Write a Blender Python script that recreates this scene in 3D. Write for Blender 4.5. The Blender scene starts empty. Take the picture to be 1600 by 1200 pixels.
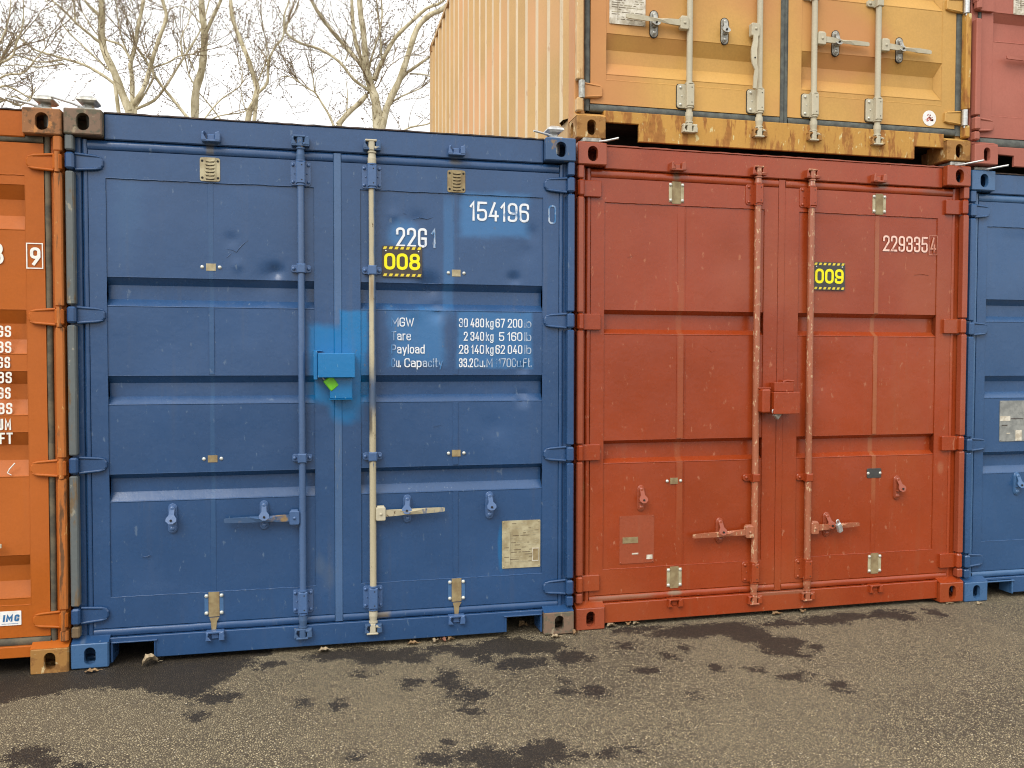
import bpy, math, random
from mathutils import Vector, Matrix
random.seed(7)
S = bpy.context.scene
COL = S.collection

# ------------------------------------------------------------------ camera
cam_d = bpy.data.cameras.new('camera')
cam_d.sensor_width = 36.0
cam_d.lens = 30.10
cam_d.clip_start = 0.05
cam_d.clip_end = 2000
cam = bpy.data.objects.new('camera', cam_d)
COL.objects.link(cam)
_R = Vector((0.97501505, -0.22212895, 0.00209438)); _U = Vector((0.00487521, 0.03082333, 0.99951296)); _F = Vector((0.22208532, 0.97452996, -0.03113614))
cam.matrix_world = Matrix(((_R.x, _U.x, -_F.x, 1.1215), (_R.y, _U.y, -_F.y, -4.2913), (_R.z, _U.z, -_F.z, 1.4562), (0, 0, 0, 1)))
S.camera = cam

# ------------------------------------------------------------------ sky, sun, exposure
SUN_EL, SUN_AZ = math.radians(46), math.radians(221)   # azimuth clockwise from +Y (into the scene)
world = bpy.data.worlds.new('World')
S.world = world
world.use_nodes = True
wn = world.node_tree
wn.nodes.clear()
w_out = wn.nodes.new('ShaderNodeOutputWorld')
w_bg = wn.nodes.new('ShaderNodeBackground')
w_sky = wn.nodes.new('ShaderNodeTexSky')
w_sky.sky_type = 'NISHITA'
w_sky.sun_disc = False
w_sky.sun_elevation = SUN_EL
w_sky.sun_rotation = SUN_AZ
w_sky.dust_density = 4.0
w_hs = wn.nodes.new('ShaderNodeHueSaturation')
w_hs.inputs['Saturation'].default_value = 0.12        # cloud cover takes the blue out of the sky
w_mix = wn.nodes.new('ShaderNodeMix'); w_mix.data_type = 'RGBA'
w_mix.inputs[0].default_value = 0.72
w_tc = wn.nodes.new('ShaderNodeTexCoord')
w_sep = wn.nodes.new('ShaderNodeSeparateXYZ')
w_mr = wn.nodes.new('ShaderNodeMapRange')
w_mr.inputs['From Min'].default_value = 0.0; w_mr.inputs['From Max'].default_value = 1.0
w_mr.inputs['To Min'].default_value = 14.0; w_mr.inputs['To Max'].default_value = 25.0
w_cl = wn.nodes.new('ShaderNodeCombineColor')
wn.links.new(w_tc.outputs['Generated'], w_sep.inputs[0])
wn.links.new(w_sep.outputs['Z'], w_mr.inputs['Value'])
for i in range(3): wn.links.new(w_mr.outputs[0], w_cl.inputs[i])
wn.links.new(w_sky.outputs[0], w_hs.inputs['Color'])
wn.links.new(w_hs.outputs[0], w_mix.inputs[6])
wn.links.new(w_cl.outputs[0], w_mix.inputs[7])
wn.links.new(w_mix.outputs[2], w_bg.inputs['Color'])
w_bg.inputs['Strength'].default_value = 0.10
wn.links.new(w_bg.outputs[0], w_out.inputs[0])

sun_d = bpy.data.lights.new('sun', 'SUN')
sun_d.energy = 2.1
sun_d.angle = math.radians(36)
sun_d.color = (1.0, 0.95, 0.88)
sun = bpy.data.objects.new('sun', sun_d)
COL.objects.link(sun)
_sd = Vector((math.sin(SUN_AZ) * math.cos(SUN_EL), math.cos(SUN_AZ) * math.cos(SUN_EL), math.sin(SUN_EL)))
sun.rotation_euler = (-_sd).to_track_quat('-Z', 'Y').to_euler()
sun.location = (0, -8, 14)

S.render.engine = 'CYCLES'
S.view_settings.view_transform = 'Standard'
S.view_settings.look = 'None'
S.view_settings.exposure = 0.0
S.view_settings.gamma = 1.0
S.cycles.filter_width = 1.1
S.cycles.max_bounces = 6
S.cycles.diffuse_bounces = 3

# ------------------------------------------------------------------ node helpers
class NT:
    def __init__(s, name):
        s.m = bpy.data.materials.new(name); s.m.use_nodes = True
        s.t = s.m.node_tree; s.b = s.t.nodes['Principled BSDF']
        s.tc = s.t.nodes.new('ShaderNodeTexCoord')
        s.sep = None
    def n(s, ty): return s.t.nodes.new(ty)
    def l(s, a, b): s.t.links.new(a, b)
    def put(s, inp, v):
        if hasattr(v, 'is_output') or hasattr(v, 'links') and not isinstance(v, (int, float, tuple)): s.l(v, inp)
        else: inp.default_value = v
    def math(s, op, a, b=0.0, c=0.0, clamp=False):
        n = s.n('ShaderNodeMath'); n.operation = op; n.use_clamp = clamp
        s.put(n.inputs[0], a); s.put(n.inputs[1], b)
        if op in ('MULTIPLY_ADD', 'SMOOTH_MIN', 'SMOOTH_MAX'): s.put(n.inputs[2], c)
        return n.outputs[0]
    def rng(s, v, a, b, c=0.0, d=1.0, smooth=True):
        n = s.n('ShaderNodeMapRange'); n.interpolation_type = 'SMOOTHSTEP' if smooth else 'LINEAR'
        s.put(n.inputs[0], v)
        for i, x in enumerate((a, b, c, d)): s.put(n.inputs[i + 1], x)
        return n.outputs[0]
    def mix(s, f, a, b, blend='MIX'):
        n = s.n('ShaderNodeMix'); n.data_type = 'RGBA'; n.blend_type = blend
        s.put(n.inputs[0], f); s.put(n.inputs[6], a); s.put(n.inputs[7], b)
        return n.outputs[2]
    def noise(s, scale, detail=3.0, rough=0.55, stretch=None, off=None, dist=0.0):
        n = s.n('ShaderNodeTexNoise'); n.inputs['Scale'].default_value = scale
        n.inputs['Detail'].default_value = detail; n.inputs['Roughness'].default_value = rough
        n.inputs['Distortion'].default_value = dist
        src = s.tc.outputs['Object']
        if stretch or off:
            mp = s.n('ShaderNodeMapping'); s.l(src, mp.inputs[0])
            if stretch: mp.inputs['Scale'].default_value = stretch
            if off: mp.inputs['Location'].default_value = off
            src = mp.outputs[0]
        s.l(src, n.inputs['Vector'])
        return n.outputs['Fac']
    def xyz(s, i):
        if s.sep is None:
            s.sep = s.n('ShaderNodeSeparateXYZ'); s.l(s.tc.outputs['Object'], s.sep.inputs[0])
        return s.sep.outputs[i]
    def bump(s, h, strength, dist, prev=None):
        n = s.n('ShaderNodeBump'); n.inputs['Strength'].default_value = strength
        n.inputs['Distance'].default_value = dist
        s.put(n.inputs['Height'], h)
        if prev is not None: s.l(prev, n.inputs['Normal'])
        return n.outputs[0]

def c4(c): return (c[0], c[1], c[2], 1.0)

def paint(name, col, rough=0.27, rust=0.0, rustcol=(0.16, 0.06, 0.02), streak=0.25, wav=1.0, spots=(), var=0.12, rscale=7.0, chips=0.0, chipcol=(0.5, 0.45, 0.32), chipscale=60.0, patch=None, grime=(0.12, 0.11, 0.09), rstretch=None, metallic=0.0, seed=0.0, spec=None):
    spec = (0.6 if rough < 0.48 else 0.3) if spec is None else spec
    k = NT(name)
    off = (seed, seed * 1.7, seed * 0.6)
    lo = k.noise(1.6, 4, off=off)
    fine = k.noise(90, 4, off=off)
    v = k.math('ADD', k.math('MULTIPLY', lo, 0.7), k.math('MULTIPLY', fine, 0.3))
    base = k.mix(k.rng(v, 0.3, 0.7), c4([x * (1 - var) for x in col]), c4([min(1, x * (1 + var)) for x in col]))
    if patch:                                        # broad repainted / sun-bleached areas
        pm = k.rng(k.noise(patch[1], 3, 0.5, off=(3.1 + seed, 1, 5)), 0.48, 0.62)
        base = k.mix(k.math('MULTIPLY', pm, patch[2]), base, c4(patch[0]))
    for sp in spots:
        cx, cz, rx, rz, sc, soft, kind = sp
        dx = k.math('DIVIDE', k.math('SUBTRACT', k.xyz(0), cx), rx)
        dz = k.math('DIVIDE', k.math('SUBTRACT', k.xyz(2), cz), rz)
        if kind == 'e': d = k.math('SQRT', k.math('ADD', k.math('MULTIPLY', dx, dx), k.math('MULTIPLY', dz, dz)))
        else: d = k.math('MAXIMUM', k.math('ABSOLUTE', dx), k.math('ABSOLUTE', dz))
        d = k.math('ADD', d, k.math('MULTIPLY', k.math('SUBTRACT', k.noise(9, 4), 0.5), soft * 1.2))
        m = k.rng(d, 1.0 - soft, 1.0, 1.0, 0.0)
        base = k.mix(k.math('MULTIPLY', m, sc[3] if len(sc) > 3 else 1.0), base, c4(sc))
    st = k.rng(k.noise(1.0, 4, 0.6, stretch=(26, 26, 1.1), off=off), 0.5, 0.8)
    st = k.math('MULTIPLY', st, k.rng(lo, 0.4, 0.65))
    base = k.mix(k.math('MULTIPLY', st, streak), base, c4(grime))
    rgh = k.math('ADD', rough, k.math('MULTIPLY', k.math('SUBTRACT', k.noise(12, 4, off=off), 0.5), 0.22))
    met = metallic
    if chips > 0:
        cn = k.noise(chipscale, 6, 0.65, stretch=(1, 1, 0.45), off=off)
        cm = k.rng(cn, 0.66 - chips * 0.3, 0.69 - chips * 0.3)
        base = k.mix(cm, base, c4(chipcol))
        rgh = k.math('ADD', rgh, k.math('MULTIPLY', cm, 0.2))
    if rust > 0:
        rn = k.noise(rscale, 9, 0.68, stretch=rstretch, off=(7 + seed, 2, 1))
        thr = 0.74 - rust * 0.42
        rm = k.rng(rn, thr, thr + 0.09)
        rc = k.mix(k.noise(35, 5), c4([x * 0.5 for x in rustcol]), c4([min(1, x * 1.6) for x in rustcol]))
        base = k.mix(rm, base, rc)
        rgh = k.math('ADD', rgh, k.math('MULTIPLY', rm, 0.3), clamp=True)
    k.l(base, k.b.inputs['Base Color'])
    k.put(k.b.inputs['Roughness'], rgh)
    k.b.inputs['Metallic'].default_value = met
    k.b.inputs['Specular IOR Level'].default_value = spec
    b = k.bump(k.noise(2.6, 2, 0.45, stretch=(1, 1, 0.8), off=off), 0.30 * wav, 0.03)
    b = k.bump(k.noise(300, 2), 0.12, 0.001, b)
    b = k.bump(k.noise(24, 5, 0.6, off=off), 0.16, 0.006, b)
    k.l(b, k.b.inputs['Normal'])
    return k.m

def plain(name, col, rough=0.6, metallic=0.0, var=0.25, scale=40.0, col2=None, bump=0.2):
    k = NT(name)
    c2 = col2 or [x * (1 - var * 2) for x in col]
    f = k.rng(k.noise(scale, 5, 0.62), 0.35, 0.65)
    k.l(k.mix(f, c4(c2), c4(col)), k.b.inputs['Base Color'])
    k.b.inputs['Roughness'].default_value = rough
    k.b.inputs['Metallic'].default_value = metallic
    k.l(k.bump(k.noise(scale * 2, 4), bump, 0.003), k.b.inputs['Normal'])
    return k.m

def lettermat(name, col, under, wear, fade=None):
    # stencilled letters with the body colour showing through where they have worn
    k = NT(name)
    n = k.math('ADD', k.math('MULTIPLY', k.noise(28, 6, 0.7, stretch=(1, 1, 0.5)), 0.75), k.math('MULTIPLY', k.noise(5, 2), 0.25))
    m = k.rng(n, 0.26 + wear * 0.3, 0.40 + wear * 0.3)
    if fade:                                        # (x0 worn, x1 sound)
        m = k.math('MULTIPLY', m, k.rng(k.xyz(0), fade[0], fade[1]))
    k.l(k.mix(m, c4(under), c4(col)), k.b.inputs['Base Color'])
    k.b.inputs['Roughness'].default_value = 0.5
    return k.m

# ------------------------------------------------------------------ mesh builder
class MB:
    def __init__(s): s.v = []; s.f = []; s.m = []; s.sm = []
    def add(s, vs, fs, m=0, smooth=False):
        o = len(s.v); s.v += [tuple(p) for p in vs]
        for f in fs: s.f.append([o + i for i in f]); s.m.append(m); s.sm.append(smooth)
    def box(s, x0, x1, y0, y1, z0, z1, m=0):
        s.add([(x0, y0, z0), (x1, y0, z0), (x1, y1, z0), (x0, y1, z0), (x0, y0, z1), (x1, y0, z1), (x1, y1, z1), (x0, y1, z1)],
              [(0, 3, 2, 1), (4, 5, 6, 7), (0, 1, 5, 4), (1, 2, 6, 5), (2, 3, 7, 6), (3, 0, 4, 7)], m)
    def cbox(s, x0, x1, y0, y1, z0, z1, b=0.003, m=0, M=None):
        b = min(b, (x1 - x0) / 2.2, (y1 - y0) / 2.2, (z1 - z0) / 2.2)
        c = ((x0 + x1) / 2, (y0 + y1) / 2, (z0 + z1) / 2); h = ((x1 - x0) / 2, (y1 - y0) / 2, (z1 - z0) / 2)
        vs = []; idx = {}
        for sx in (-1, 1):
            for sy in (-1, 1):
                for sz in (-1, 1):
                    sg = (sx, sy, sz)
                    for ax in range(3):
                        p = [c[i] + sg[i] * (h[i] if i == ax else h[i] - b) for i in range(3)]
                        idx[(sx, sy, sz, ax)] = len(vs); vs.append(p)
        fs = []
        for ax in range(3):
            a1, a2 = [i for i in range(3) if i != ax]
            for sg in (-1, 1):
                q = []
                for (u, w) in ((-1, -1), (1, -1), (1, 1), (-1, 1)):
                    t = [0, 0, 0]; t[ax] = sg; t[a1] = u; t[a2] = w
                    q.append(idx[(t[0], t[1], t[2], ax)])
                fs.append((q, ax, sg))
        out = [q for q, _, _ in fs]
        for ax in range(3):                          # edges run along ax
            a1, a2 = [i for i in range(3) if i != ax]
            for u in (-1, 1):
                for w in (-1, 1):
                    t = [0, 0, 0]; t[a1] = u; t[a2] = w
                    lo = list(t); hi = list(t); lo[ax] = -1; hi[ax] = 1
                    out.append([idx[(*lo, a1)], idx[(*hi, a1)], idx[(*hi, a2)], idx[(*lo, a2)]])
        for sx in (-1, 1):
            for sy in (-1, 1):
                for sz in (-1, 1): out.append([idx[(sx, sy, sz, 0)], idx[(sx, sy, sz, 1)], idx[(sx, sy, sz, 2)]])
        # orient outwards
        cc = Vector(c); res = []
        for q in out:
            p = [Vector(vs[i]) for i in q]; nn = (p[1] - p[0]).cross(p[2] - p[0]); ctr = sum(p, Vector()) / len(p)
            res.append(q if nn.dot(ctr - cc) > 0 else q[::-1])
        if M is not None: vs = [tuple(M @ Vector(p)) for p in vs]
        s.add(vs, res, m)
    def prism(s, poly, y0, y1, m=0, cham=0.0, back=True):
        """poly = [(x,z)] counter-clockwise seen from the front (-y); y0 is the front."""
        n = len(poly)
        area = sum(poly[i][0] * poly[(i + 1) % n][1] - poly[(i + 1) % n][0] * poly[i][1] for i in range(n))
        if area < 0: poly = poly[::-1]
        if cham > 0:
            cx = sum(p[0] for p in poly) / n; cz = sum(p[1] for p in poly) / n
            ins = []
            for i in range(n):
                a = Vector(poly[i - 1]); b = Vector(poly[i]); c = Vector(poly[(i + 1) % n])
                d1 = (b - a); d2 = (c - b)
                if d1.length < 1e-7 or d2.length < 1e-7: ins.append(tuple(b)); continue
                n1 = Vector((-d1.y, d1.x)).normalized(); n2 = Vector((-d2.y, d2.x)).normalized()
                mm = n1 + n2; mm = mm.normalized() if mm.length > 1e-6 else n1
                ins.append(tuple(b + mm * min(cham / max(0.4, mm.dot(n1)), cham * 2)))
            rings = [(ins, y0), (poly, y0 + cham), (poly, y1)]
        else: rings = [(poly, y0), (poly, y1)]
        vs = [(p[0], y, p[1]) for r, y in rings for p in r]
        fs = [list(range(n))]
        for k in range(len(rings) - 1):
            for i in range(n):
                j = (i + 1) % n
                fs.append([k * n + j, k * n + i, (k + 1) * n + i, (k + 1) * n + j])
        if back: fs.append([(len(rings) - 1) * n + i for i in range(n)][::-1])
        s.add(vs, fs, m)
    def cyl(s, p0, p1, r0, r1=None, seg=16, m=0, cap=True, smooth=True):
        s.tube([p0, p1], [r0, r0 if r1 is None else r1], seg, m, cap, smooth)
    def tube(s, pts, rad, seg=10, m=0, cap=True, smooth=True):
        pts = [Vector(p) for p in pts]; n = len(pts)
        if not isinstance(rad, (list, tuple)): rad = [rad] * n
        vs = []; pn = None
        for i in range(n):
            t = (pts[min(i + 1, n - 1)] - pts[max(i - 1, 0)])
            if t.length < 1e-9: t = Vector((0, 0, 1))
            t.normalize()
            if pn is None:
                a = Vector((0, 0, 1)) if abs(t.z) < 0.9 else Vector((1, 0, 0))
                pn = t.cross(a).normalized()
            else:
                pn = (pn - t * pn.dot(t))
                pn = pn.normalized() if pn.length > 1e-6 else t.orthogonal().normalized()
            bn = t.cross(pn)
            for k in range(seg):
                a = 2 * math.pi * k / seg
                vs.append(pts[i] + (pn * math.cos(a) + bn * math.sin(a)) * rad[i])
        fs = []
        for i in range(n - 1):
            for k in range(seg):
                k2 = (k + 1) % seg
                fs.append([i * seg + k, i * seg + k2, (i + 1) * seg + k2, (i + 1) * seg + k])
        s.add(vs, fs, m, smooth)
        if cap:
            s.add(vs[:seg], [list(range(seg))[::-1]], m)
            s.add(vs[-seg:], [list(range(seg))], m)
    def dome(s, x, y, z, r, h, m=0, seg=10):
        """rivet / bolt head whose base lies at y and which stands out towards -y"""
        vs = []; rings = [(1, 0), (0.95, 0.45), (0.62, 0.86)]
        for a, b in rings:
            for k in range(seg):
                t = 2 * math.pi * k / seg
                vs.append((x + r * a * math.cos(t), y - h * b, z + r * a * math.sin(t)))
        vs.append((x, y - h, z)); fs = []
        for i in range(2):
            for k in range(seg):
                k2 = (k + 1) % seg
                fs.append([i * seg + k, i * seg + k2, (i + 1) * seg + k2, (i + 1) * seg + k])
        for k in range(seg): fs.append([2 * seg + k, 2 * seg + (k + 1) % seg, 3 * seg])
        s.add(vs, fs, m, True)
    def mesh(s, name, mats):
        me = bpy.data.meshes.new(name)
        me.from_pydata(s.v, [], s.f)
        for mt in (mats if isinstance(mats, (list, tuple)) else [mats]): me.materials.append(mt)
        me.polygons.foreach_set('material_index', s.m)
        me.polygons.foreach_set('use_smooth', s.sm)
        me.update()
        return me
    def build(s, name, mats, parent=None, label=None):
        return link(name, s.mesh(name, mats), parent, label)

def link(name, me, parent=None, label=None, loc=None, rot=None):
    o = bpy.data.objects.new(name, me); COL.objects.link(o)
    if parent is not None: o.parent = parent
    if loc is not None: o.location = loc
    if rot is not None: o.rotation_euler = rot
    if label: o['label'] = label
    return o

def tag(o, label=None, cat=None, group=None, kind=None):
    if label: o['label'] = label
    if cat: o['category'] = cat
    if group: o['group'] = group
    if kind: o['kind'] = kind
    return o

def empty(name, loc, rz=0.0):
    o = bpy.data.objects.new(name, None); COL.objects.link(o)
    o.empty_display_size = 0.3
    o.location = loc; o.rotation_euler = (0, 0, rz)
    return o

def stadium(cx, cz, w, h, n=8):
    r = min(w, h) / 2; pts = []
    if h >= w:
        for k in range(n + 1): a = math.pi * k / n; pts.append((cx + r * math.cos(a), cz + h / 2 - r + r * math.sin(a)))
        for k in range(n + 1): a = math.pi + math.pi * k / n; pts.append((cx + r * math.cos(a), cz - h / 2 + r + r * math.sin(a)))
    else:
        for k in range(n + 1): a = -math.pi / 2 + math.pi * k / n; pts.append((cx + w / 2 - r + r * math.cos(a), cz + r * math.sin(a)))
        for k in range(n + 1): a = math.pi / 2 + math.pi * k / n; pts.append((cx - w / 2 + r + r * math.cos(a), cz + r * math.sin(a)))
    return pts

def rrect(x0, x1, z0, z1, r, n=3):
    pts = []
    for cx, cz, a0 in ((x1 - r, z1 - r, 0), (x0 + r, z1 - r, 90), (x0 + r, z0 + r, 180), (x1 - r, z0 + r, 270)):
        for k in range(n + 1):
            a = math.radians(a0 + 90 * k / n); pts.append((cx + r * math.cos(a), cz + r * math.sin(a)))
    return pts

# ------------------------------------------------------------------ lettering: a narrow stencil face drawn as strokes
A = 'R'
GL = {
 '0': (1, [('c', [(0, 0, A), (1, 0, A), (1, 1, A), (0, 1, A)])]),
 '1': (.55, [('o', [(0, .78), (.8, 1), (.8, 0)])]),
 '2': (1, [('o', [(0, .72), (0, 1, A), (1, 1, A), (1, .62), (0, 0), (1, 0)])]),
 '3': (1, [('o', [(0, .75), (0, 1, A), (1, 1, A), (1, .53, A), (.4, .53)]), ('o', [(.4, .53), (1, .53, A), (1, 0, A), (0, 0, A), (0, .25)])]),
 '4': (1, [('o', [(.6, 1), (0, .25), (1, .25)]), ('o', [(.75, .5), (.75, 0)])]),
 '5': (1, [('o', [(1, 1), (0.05, 1), (0, .55), (1, .6, A), (1, 0, A), (0, 0, A), (0, .25)])]),
 '6': (1, [('o', [(1, .78), (1, 1, A), (0, 1, A), (0, 0, A), (1, 0, A), (1, .57, A), (0, .57)])]),
 '7': (1, [('o', [(0, 1), (1, 1), (.3, 0)])]),
 '8': (1, [('c', [(0, 0, A), (1, 0, A), (1, .52, A), (0, .52, A)]), ('c', [(.06, .52, A), (.94, .52, A), (.94, 1, A), (.06, 1, A)])]),
 '9': (1, [('o', [(0, .22), (0, 0, A), (1, 0, A), (1, 1, A), (0, 1, A), (0, .43, A), (1, .43)])]),
 'D9': (1, [('c', [(0, .43, A), (1, .43, A), (1, 1, A), (0, 1, A)]), ('o', [(1, .6), (1, .45), (.3, 0)])]),
 'G': (1, [('o', [(1, .74), (1, 1, A), (0, 1, A), (0, 0, A), (1, 0, A), (1, .46), (.5, .46)])]),
 'C': (1, [('o', [(1, .74), (1, 1, A), (0, 1, A), (0, 0, A), (1, 0, A), (1, .26)])]),
 'M': (1.35, [('o', [(0, 0), (0, 1), (.5, .3), (1, 1), (1, 0)])]),
 'W': (1.5, [('o', [(0, 1), (.25, 0), (.5, .85), (.75, 0), (1, 1)])]),
 'T': (1, [('o', [(0, 1), (1, 1)]), ('o', [(.5, 1), (.5, 0)])]),
 'P': (1, [('o', [(0, 0), (0, 1), (1, 1, A), (1, .45, A), (0, .45)])]),
 'F': (.9, [('o', [(1, 1), (0, 1), (0, 0)]), ('o', [(0, .52), (.85, .52)])]),
 'S': (1, [('o', [(1, .78), (1, 1, A), (0, 1, A), (0, .53, A), (1, .53, A), (1, 0, A), (0, 0, A), (0, .22)])]),
 'B': (1, [('o', [(0, .53), (0, 1), (1, 1, A), (1, .53, A), (0, .53), (0, 0), (1, 0, A), (1, .5, A), (.5, .53)])]),
 'U': (1, [('o', [(0, 1), (0, 0, A), (1, 0, A), (1, 1)])]),
 'I': (.3, [('o', [(.5, 0), (.5, 1)])]),
 'k': (.9, [('o', [(0, 0), (0, 1)]), ('o', [(.9, .7), (0, .28)]), ('o', [(.35, .42), (1, 0)])]),
 'g': (.9, [('o', [(1, .7), (1, -.27, A), (0, -.27, A), (0, -.15)]), ('c', [(0, 0, A), (1, 0, A), (1, .7, A), (0, .7, A)])]),
 'l': (.25, [('o', [(.5, 0), (.5, 1)])]),
 'b': (.9, [('o', [(0, 1), (0, 0)]), ('c', [(0, 0, A), (1, 0, A), (1, .7, A), (0, .7, A)])]),
 'd': (.9, [('o', [(1, 1), (1, 0)]), ('c', [(0, 0, A), (1, 0, A), (1, .7, A), (0, .7, A)])]),
 'a': (.9, [('o', [(0, .58), (0, .7, A), (1, .7, A), (1, 0)]), ('o', [(1, .42), (0, .42, A), (0, 0, A), (1, 0.03)])]),
 'r': (.6, [('o', [(0, 0), (0, .7)]), ('o', [(0, .45), (.1, .7, A), (1, .7)])]),
 'e': (.9, [('o', [(0, .36), (1, .36), (1, .7, A), (0, .7, A), (0, 0, A), (1, 0, A), (1, .12)])]),
 'y': (.9, [('o', [(0, .7), (.5, 0.05)]), ('o', [(1, .7), (.35, -.27)])]),
 'o': (.9, [('c', [(0, 0, A), (1, 0, A), (1, .7, A), (0, .7, A)])]),
 'u': (.9, [('o', [(0, .7), (0, 0, A), (1, 0.03)]), ('o', [(1, .7), (1, 0)])]),
 'p': (.9, [('o', [(0, .7), (0, -.27)]), ('c', [(0, 0, A), (1, 0, A), (1, .7, A), (0, .7, A)])]),
 'c': (.85, [('o', [(1, .55), (1, .7, A), (0, .7, A), (0, 0, A), (1, 0, A), (1, .15)])]),
 'i': (.25, [('o', [(.5, 0), (.5, .7)]), ('o', [(.5, .88), (.5, 1)])]),
 't': (.55, [('o', [(.45, 1), (.45, 0, A), (1, 0)]), ('o', [(0, .7), (1, .7)])]),
 '.': (.2, [('o', [(.5, 0), (.5, .1)])]),
}
def rounded(pts, r, closed):
    n = len(pts); out = []
    for i, p in enumerate(pts):
        P0 = Vector(p[:2])
        if len(p) > 2 and (closed or 0 < i < n - 1):
            a = Vector(pts[i - 1][:2]); b = Vector(pts[(i + 1) % n][:2])
            da = (a - P0); db = (b - P0)
            ra = min(r, da.length * 0.5); rb = min(r, db.length * 0.5)
            A0 = P0 + da.normalized() * ra; B0 = P0 + db.normalized() * rb
            for k in range(6):
                t = k / 5; out.append(A0 * (1 - t) ** 2 + P0 * 2 * t * (1 - t) * 1.0 + B0 * t * t)
        else: out.append(P0)
    return out
def glyph(mb, ch, x, z, w, h, t, y, m=0, slant=0.0):
    """one character as flat strokes; returns advance"""
    wf, strokes = GL[ch]; cw = w * wf; iw = max(cw - t, 0.0); ih = h - t
    for si, (kind, pts) in enumerate(strokes):
        P = []
        for p in pts: P.append((x + t / 2 + p[0] * iw, z + t / 2 + p[1] * ih, *p[2:]))
        L = rounded(P, max((w - t) * 0.50, 0.001), kind == 'c')
        q = [L[0]]
        for a in L[1:]:
            if (a - q[-1]).length > 1e-5: q.append(a)
        if kind == 'c' and (q[0] - q[-1]).length < 1e-5: q.pop()
        n = len(q); vs = []
        for i in range(n):
            if kind == 'c': a = q[i - 1]; c = q[(i + 1) % n]
            else: a = q[i - 1] if i else q[0] * 2 - q[1]; c = q[i + 1] if i < n - 1 else q[i] * 2 - q[i - 1]
            d1 = (q[i] - a).normalized(); d2 = (c - q[i]).normalized()
            n1 = Vector((-d1.y, d1.x)); n2 = Vector((-d2.y, d2.x)); mm = n1 + n2
            mm = mm.normalized() if mm.length > 1e-4 else n1
            k = min(1 / max(mm.dot(n1), 0.35), 2.0)
            ext = Vector((0, 0))
            if kind == 'o' and i == 0: ext = -d2 * t / 2
            if kind == 'o' and i == n - 1: ext = d1 * t / 2
            for sg in (1, -1):
                p = q[i] + mm * sg * k * t / 2 + ext
                vs.append((p.x + slant * (p.y - z), y - si * 0.0006 - i * 2.2e-5, p.y))
        fs = []
        for i in range(n if kind == 'c' else n - 1):
            j = (i + 1) % n
            fs.append([2 * i + 1, 2 * j + 1, 2 * j, 2 * i])
        mb.add(vs, fs, m)
    return cw
def text(mb, s, x, z, w, h, t, y, gap=None, m=0, slant=0.0, space=None):
    gap = t * 0.75 if gap is None else gap
    for ch in s:
        if ch == ' ': x += (w * 0.45 if space is None else space); continue
        x += glyph(mb, ch, x, z, w, h, t, y, m, slant) + gap
    return x - gap
def text_fit(mb, s, x0, x1, z, h, t, y, m=0, slant=0.0):
    """set the text so that it runs exactly from x0 to x1"""
    tot = sum(0.45 if c == ' ' else GL[c][0] for c in s)
    gaps = sum(1 for i, c in enumerate(s[:-1]) if c != ' ')
    g = t * 0.8
    w = (x1 - x0 - gaps * g) / tot
    x = x0
    for c in s:
        if c == ' ': x += w * 0.45; continue
        x += glyph(mb, c, x, z, w, h, t, y, m, slant) + g
# ------------------------------------------------------------------ materials
BLUE = (0.020, 0.064, 0.163)
RED = (0.275, 0.040, 0.008)
GOLD = (0.53, 0.305, 0.085)
ORANGE = (0.39, 0.098, 0.010)
MAROON = (0.36, 0.115, 0.080)
BRIGHT = (0.002, 0.145, 0.37)
TOUCH = (0.035, 0.155, 0.36, 0.75)
blue_spots = [
    (1.225, 1.42, 0.165, 0.22, BRIGHT, 0.28, 'b'), (1.30, 1.58, 0.075, 0.12, BRIGHT, 0.22, 'b'), (1.26, 1.22, 0.11, 0.12, BRIGHT[:3] + (0.8,), 0.6, 'e'),
    (2.02, 1.545, 0.21, 0.155, TOUCH, 0.12, 'b'), (1.62, 1.56, 0.17, 0.17, TOUCH, 0.4, 'b'),
    (1.55, 2.07, 0.11, 0.10, TOUCH, 0.5, 'e'), (2.02, 2.19, 0.21, 0.13, TOUCH, 0.35, 'b'),
    (1.78, 1.98, 0.035, 0.40, TOUCH[:3] + (0.45,), 0.5, 'b'), (2.055, 0.46, 0.022, 0.15, BRIGHT + (0.5,), 0.5, 'e'),
    (0.26, 2.15, 0.10, 0.30, (0.04, 0.11, 0.23, 0.3), 0.9, 'e'), (1.17, 0.36, 0.05, 0.10, (0.08, 0.115, 0.17, 0.35), 0.9, 'e'),
    (0.628, 2.445, 0.022, 0.028, (0.12, 0.11, 0.09, 0.7), 0.6, 'b'), (1.812, 2.450, 0.050, 0.026, (0.14, 0.12, 0.08, 0.6), 0.7, 'e'), (1.43, 0.150, 0.06, 0.018, (0.20, 0.15, 0.08, 0.7), 0.6, 'b'),
    (0.628, 1.30, 0.012, 1.0, (0.035, 0.10, 0.21, 0.4), 0.5, 'b'), (1.13, 0.42, 0.035, 0.09, (0.08, 0.12, 0.18, 0.35), 0.9, 'e'), (0.05, 0.10, 0.02, 0.05, (0.1, 0.14, 0.2, 0.6), 0.6, 'e'),
]
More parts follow.
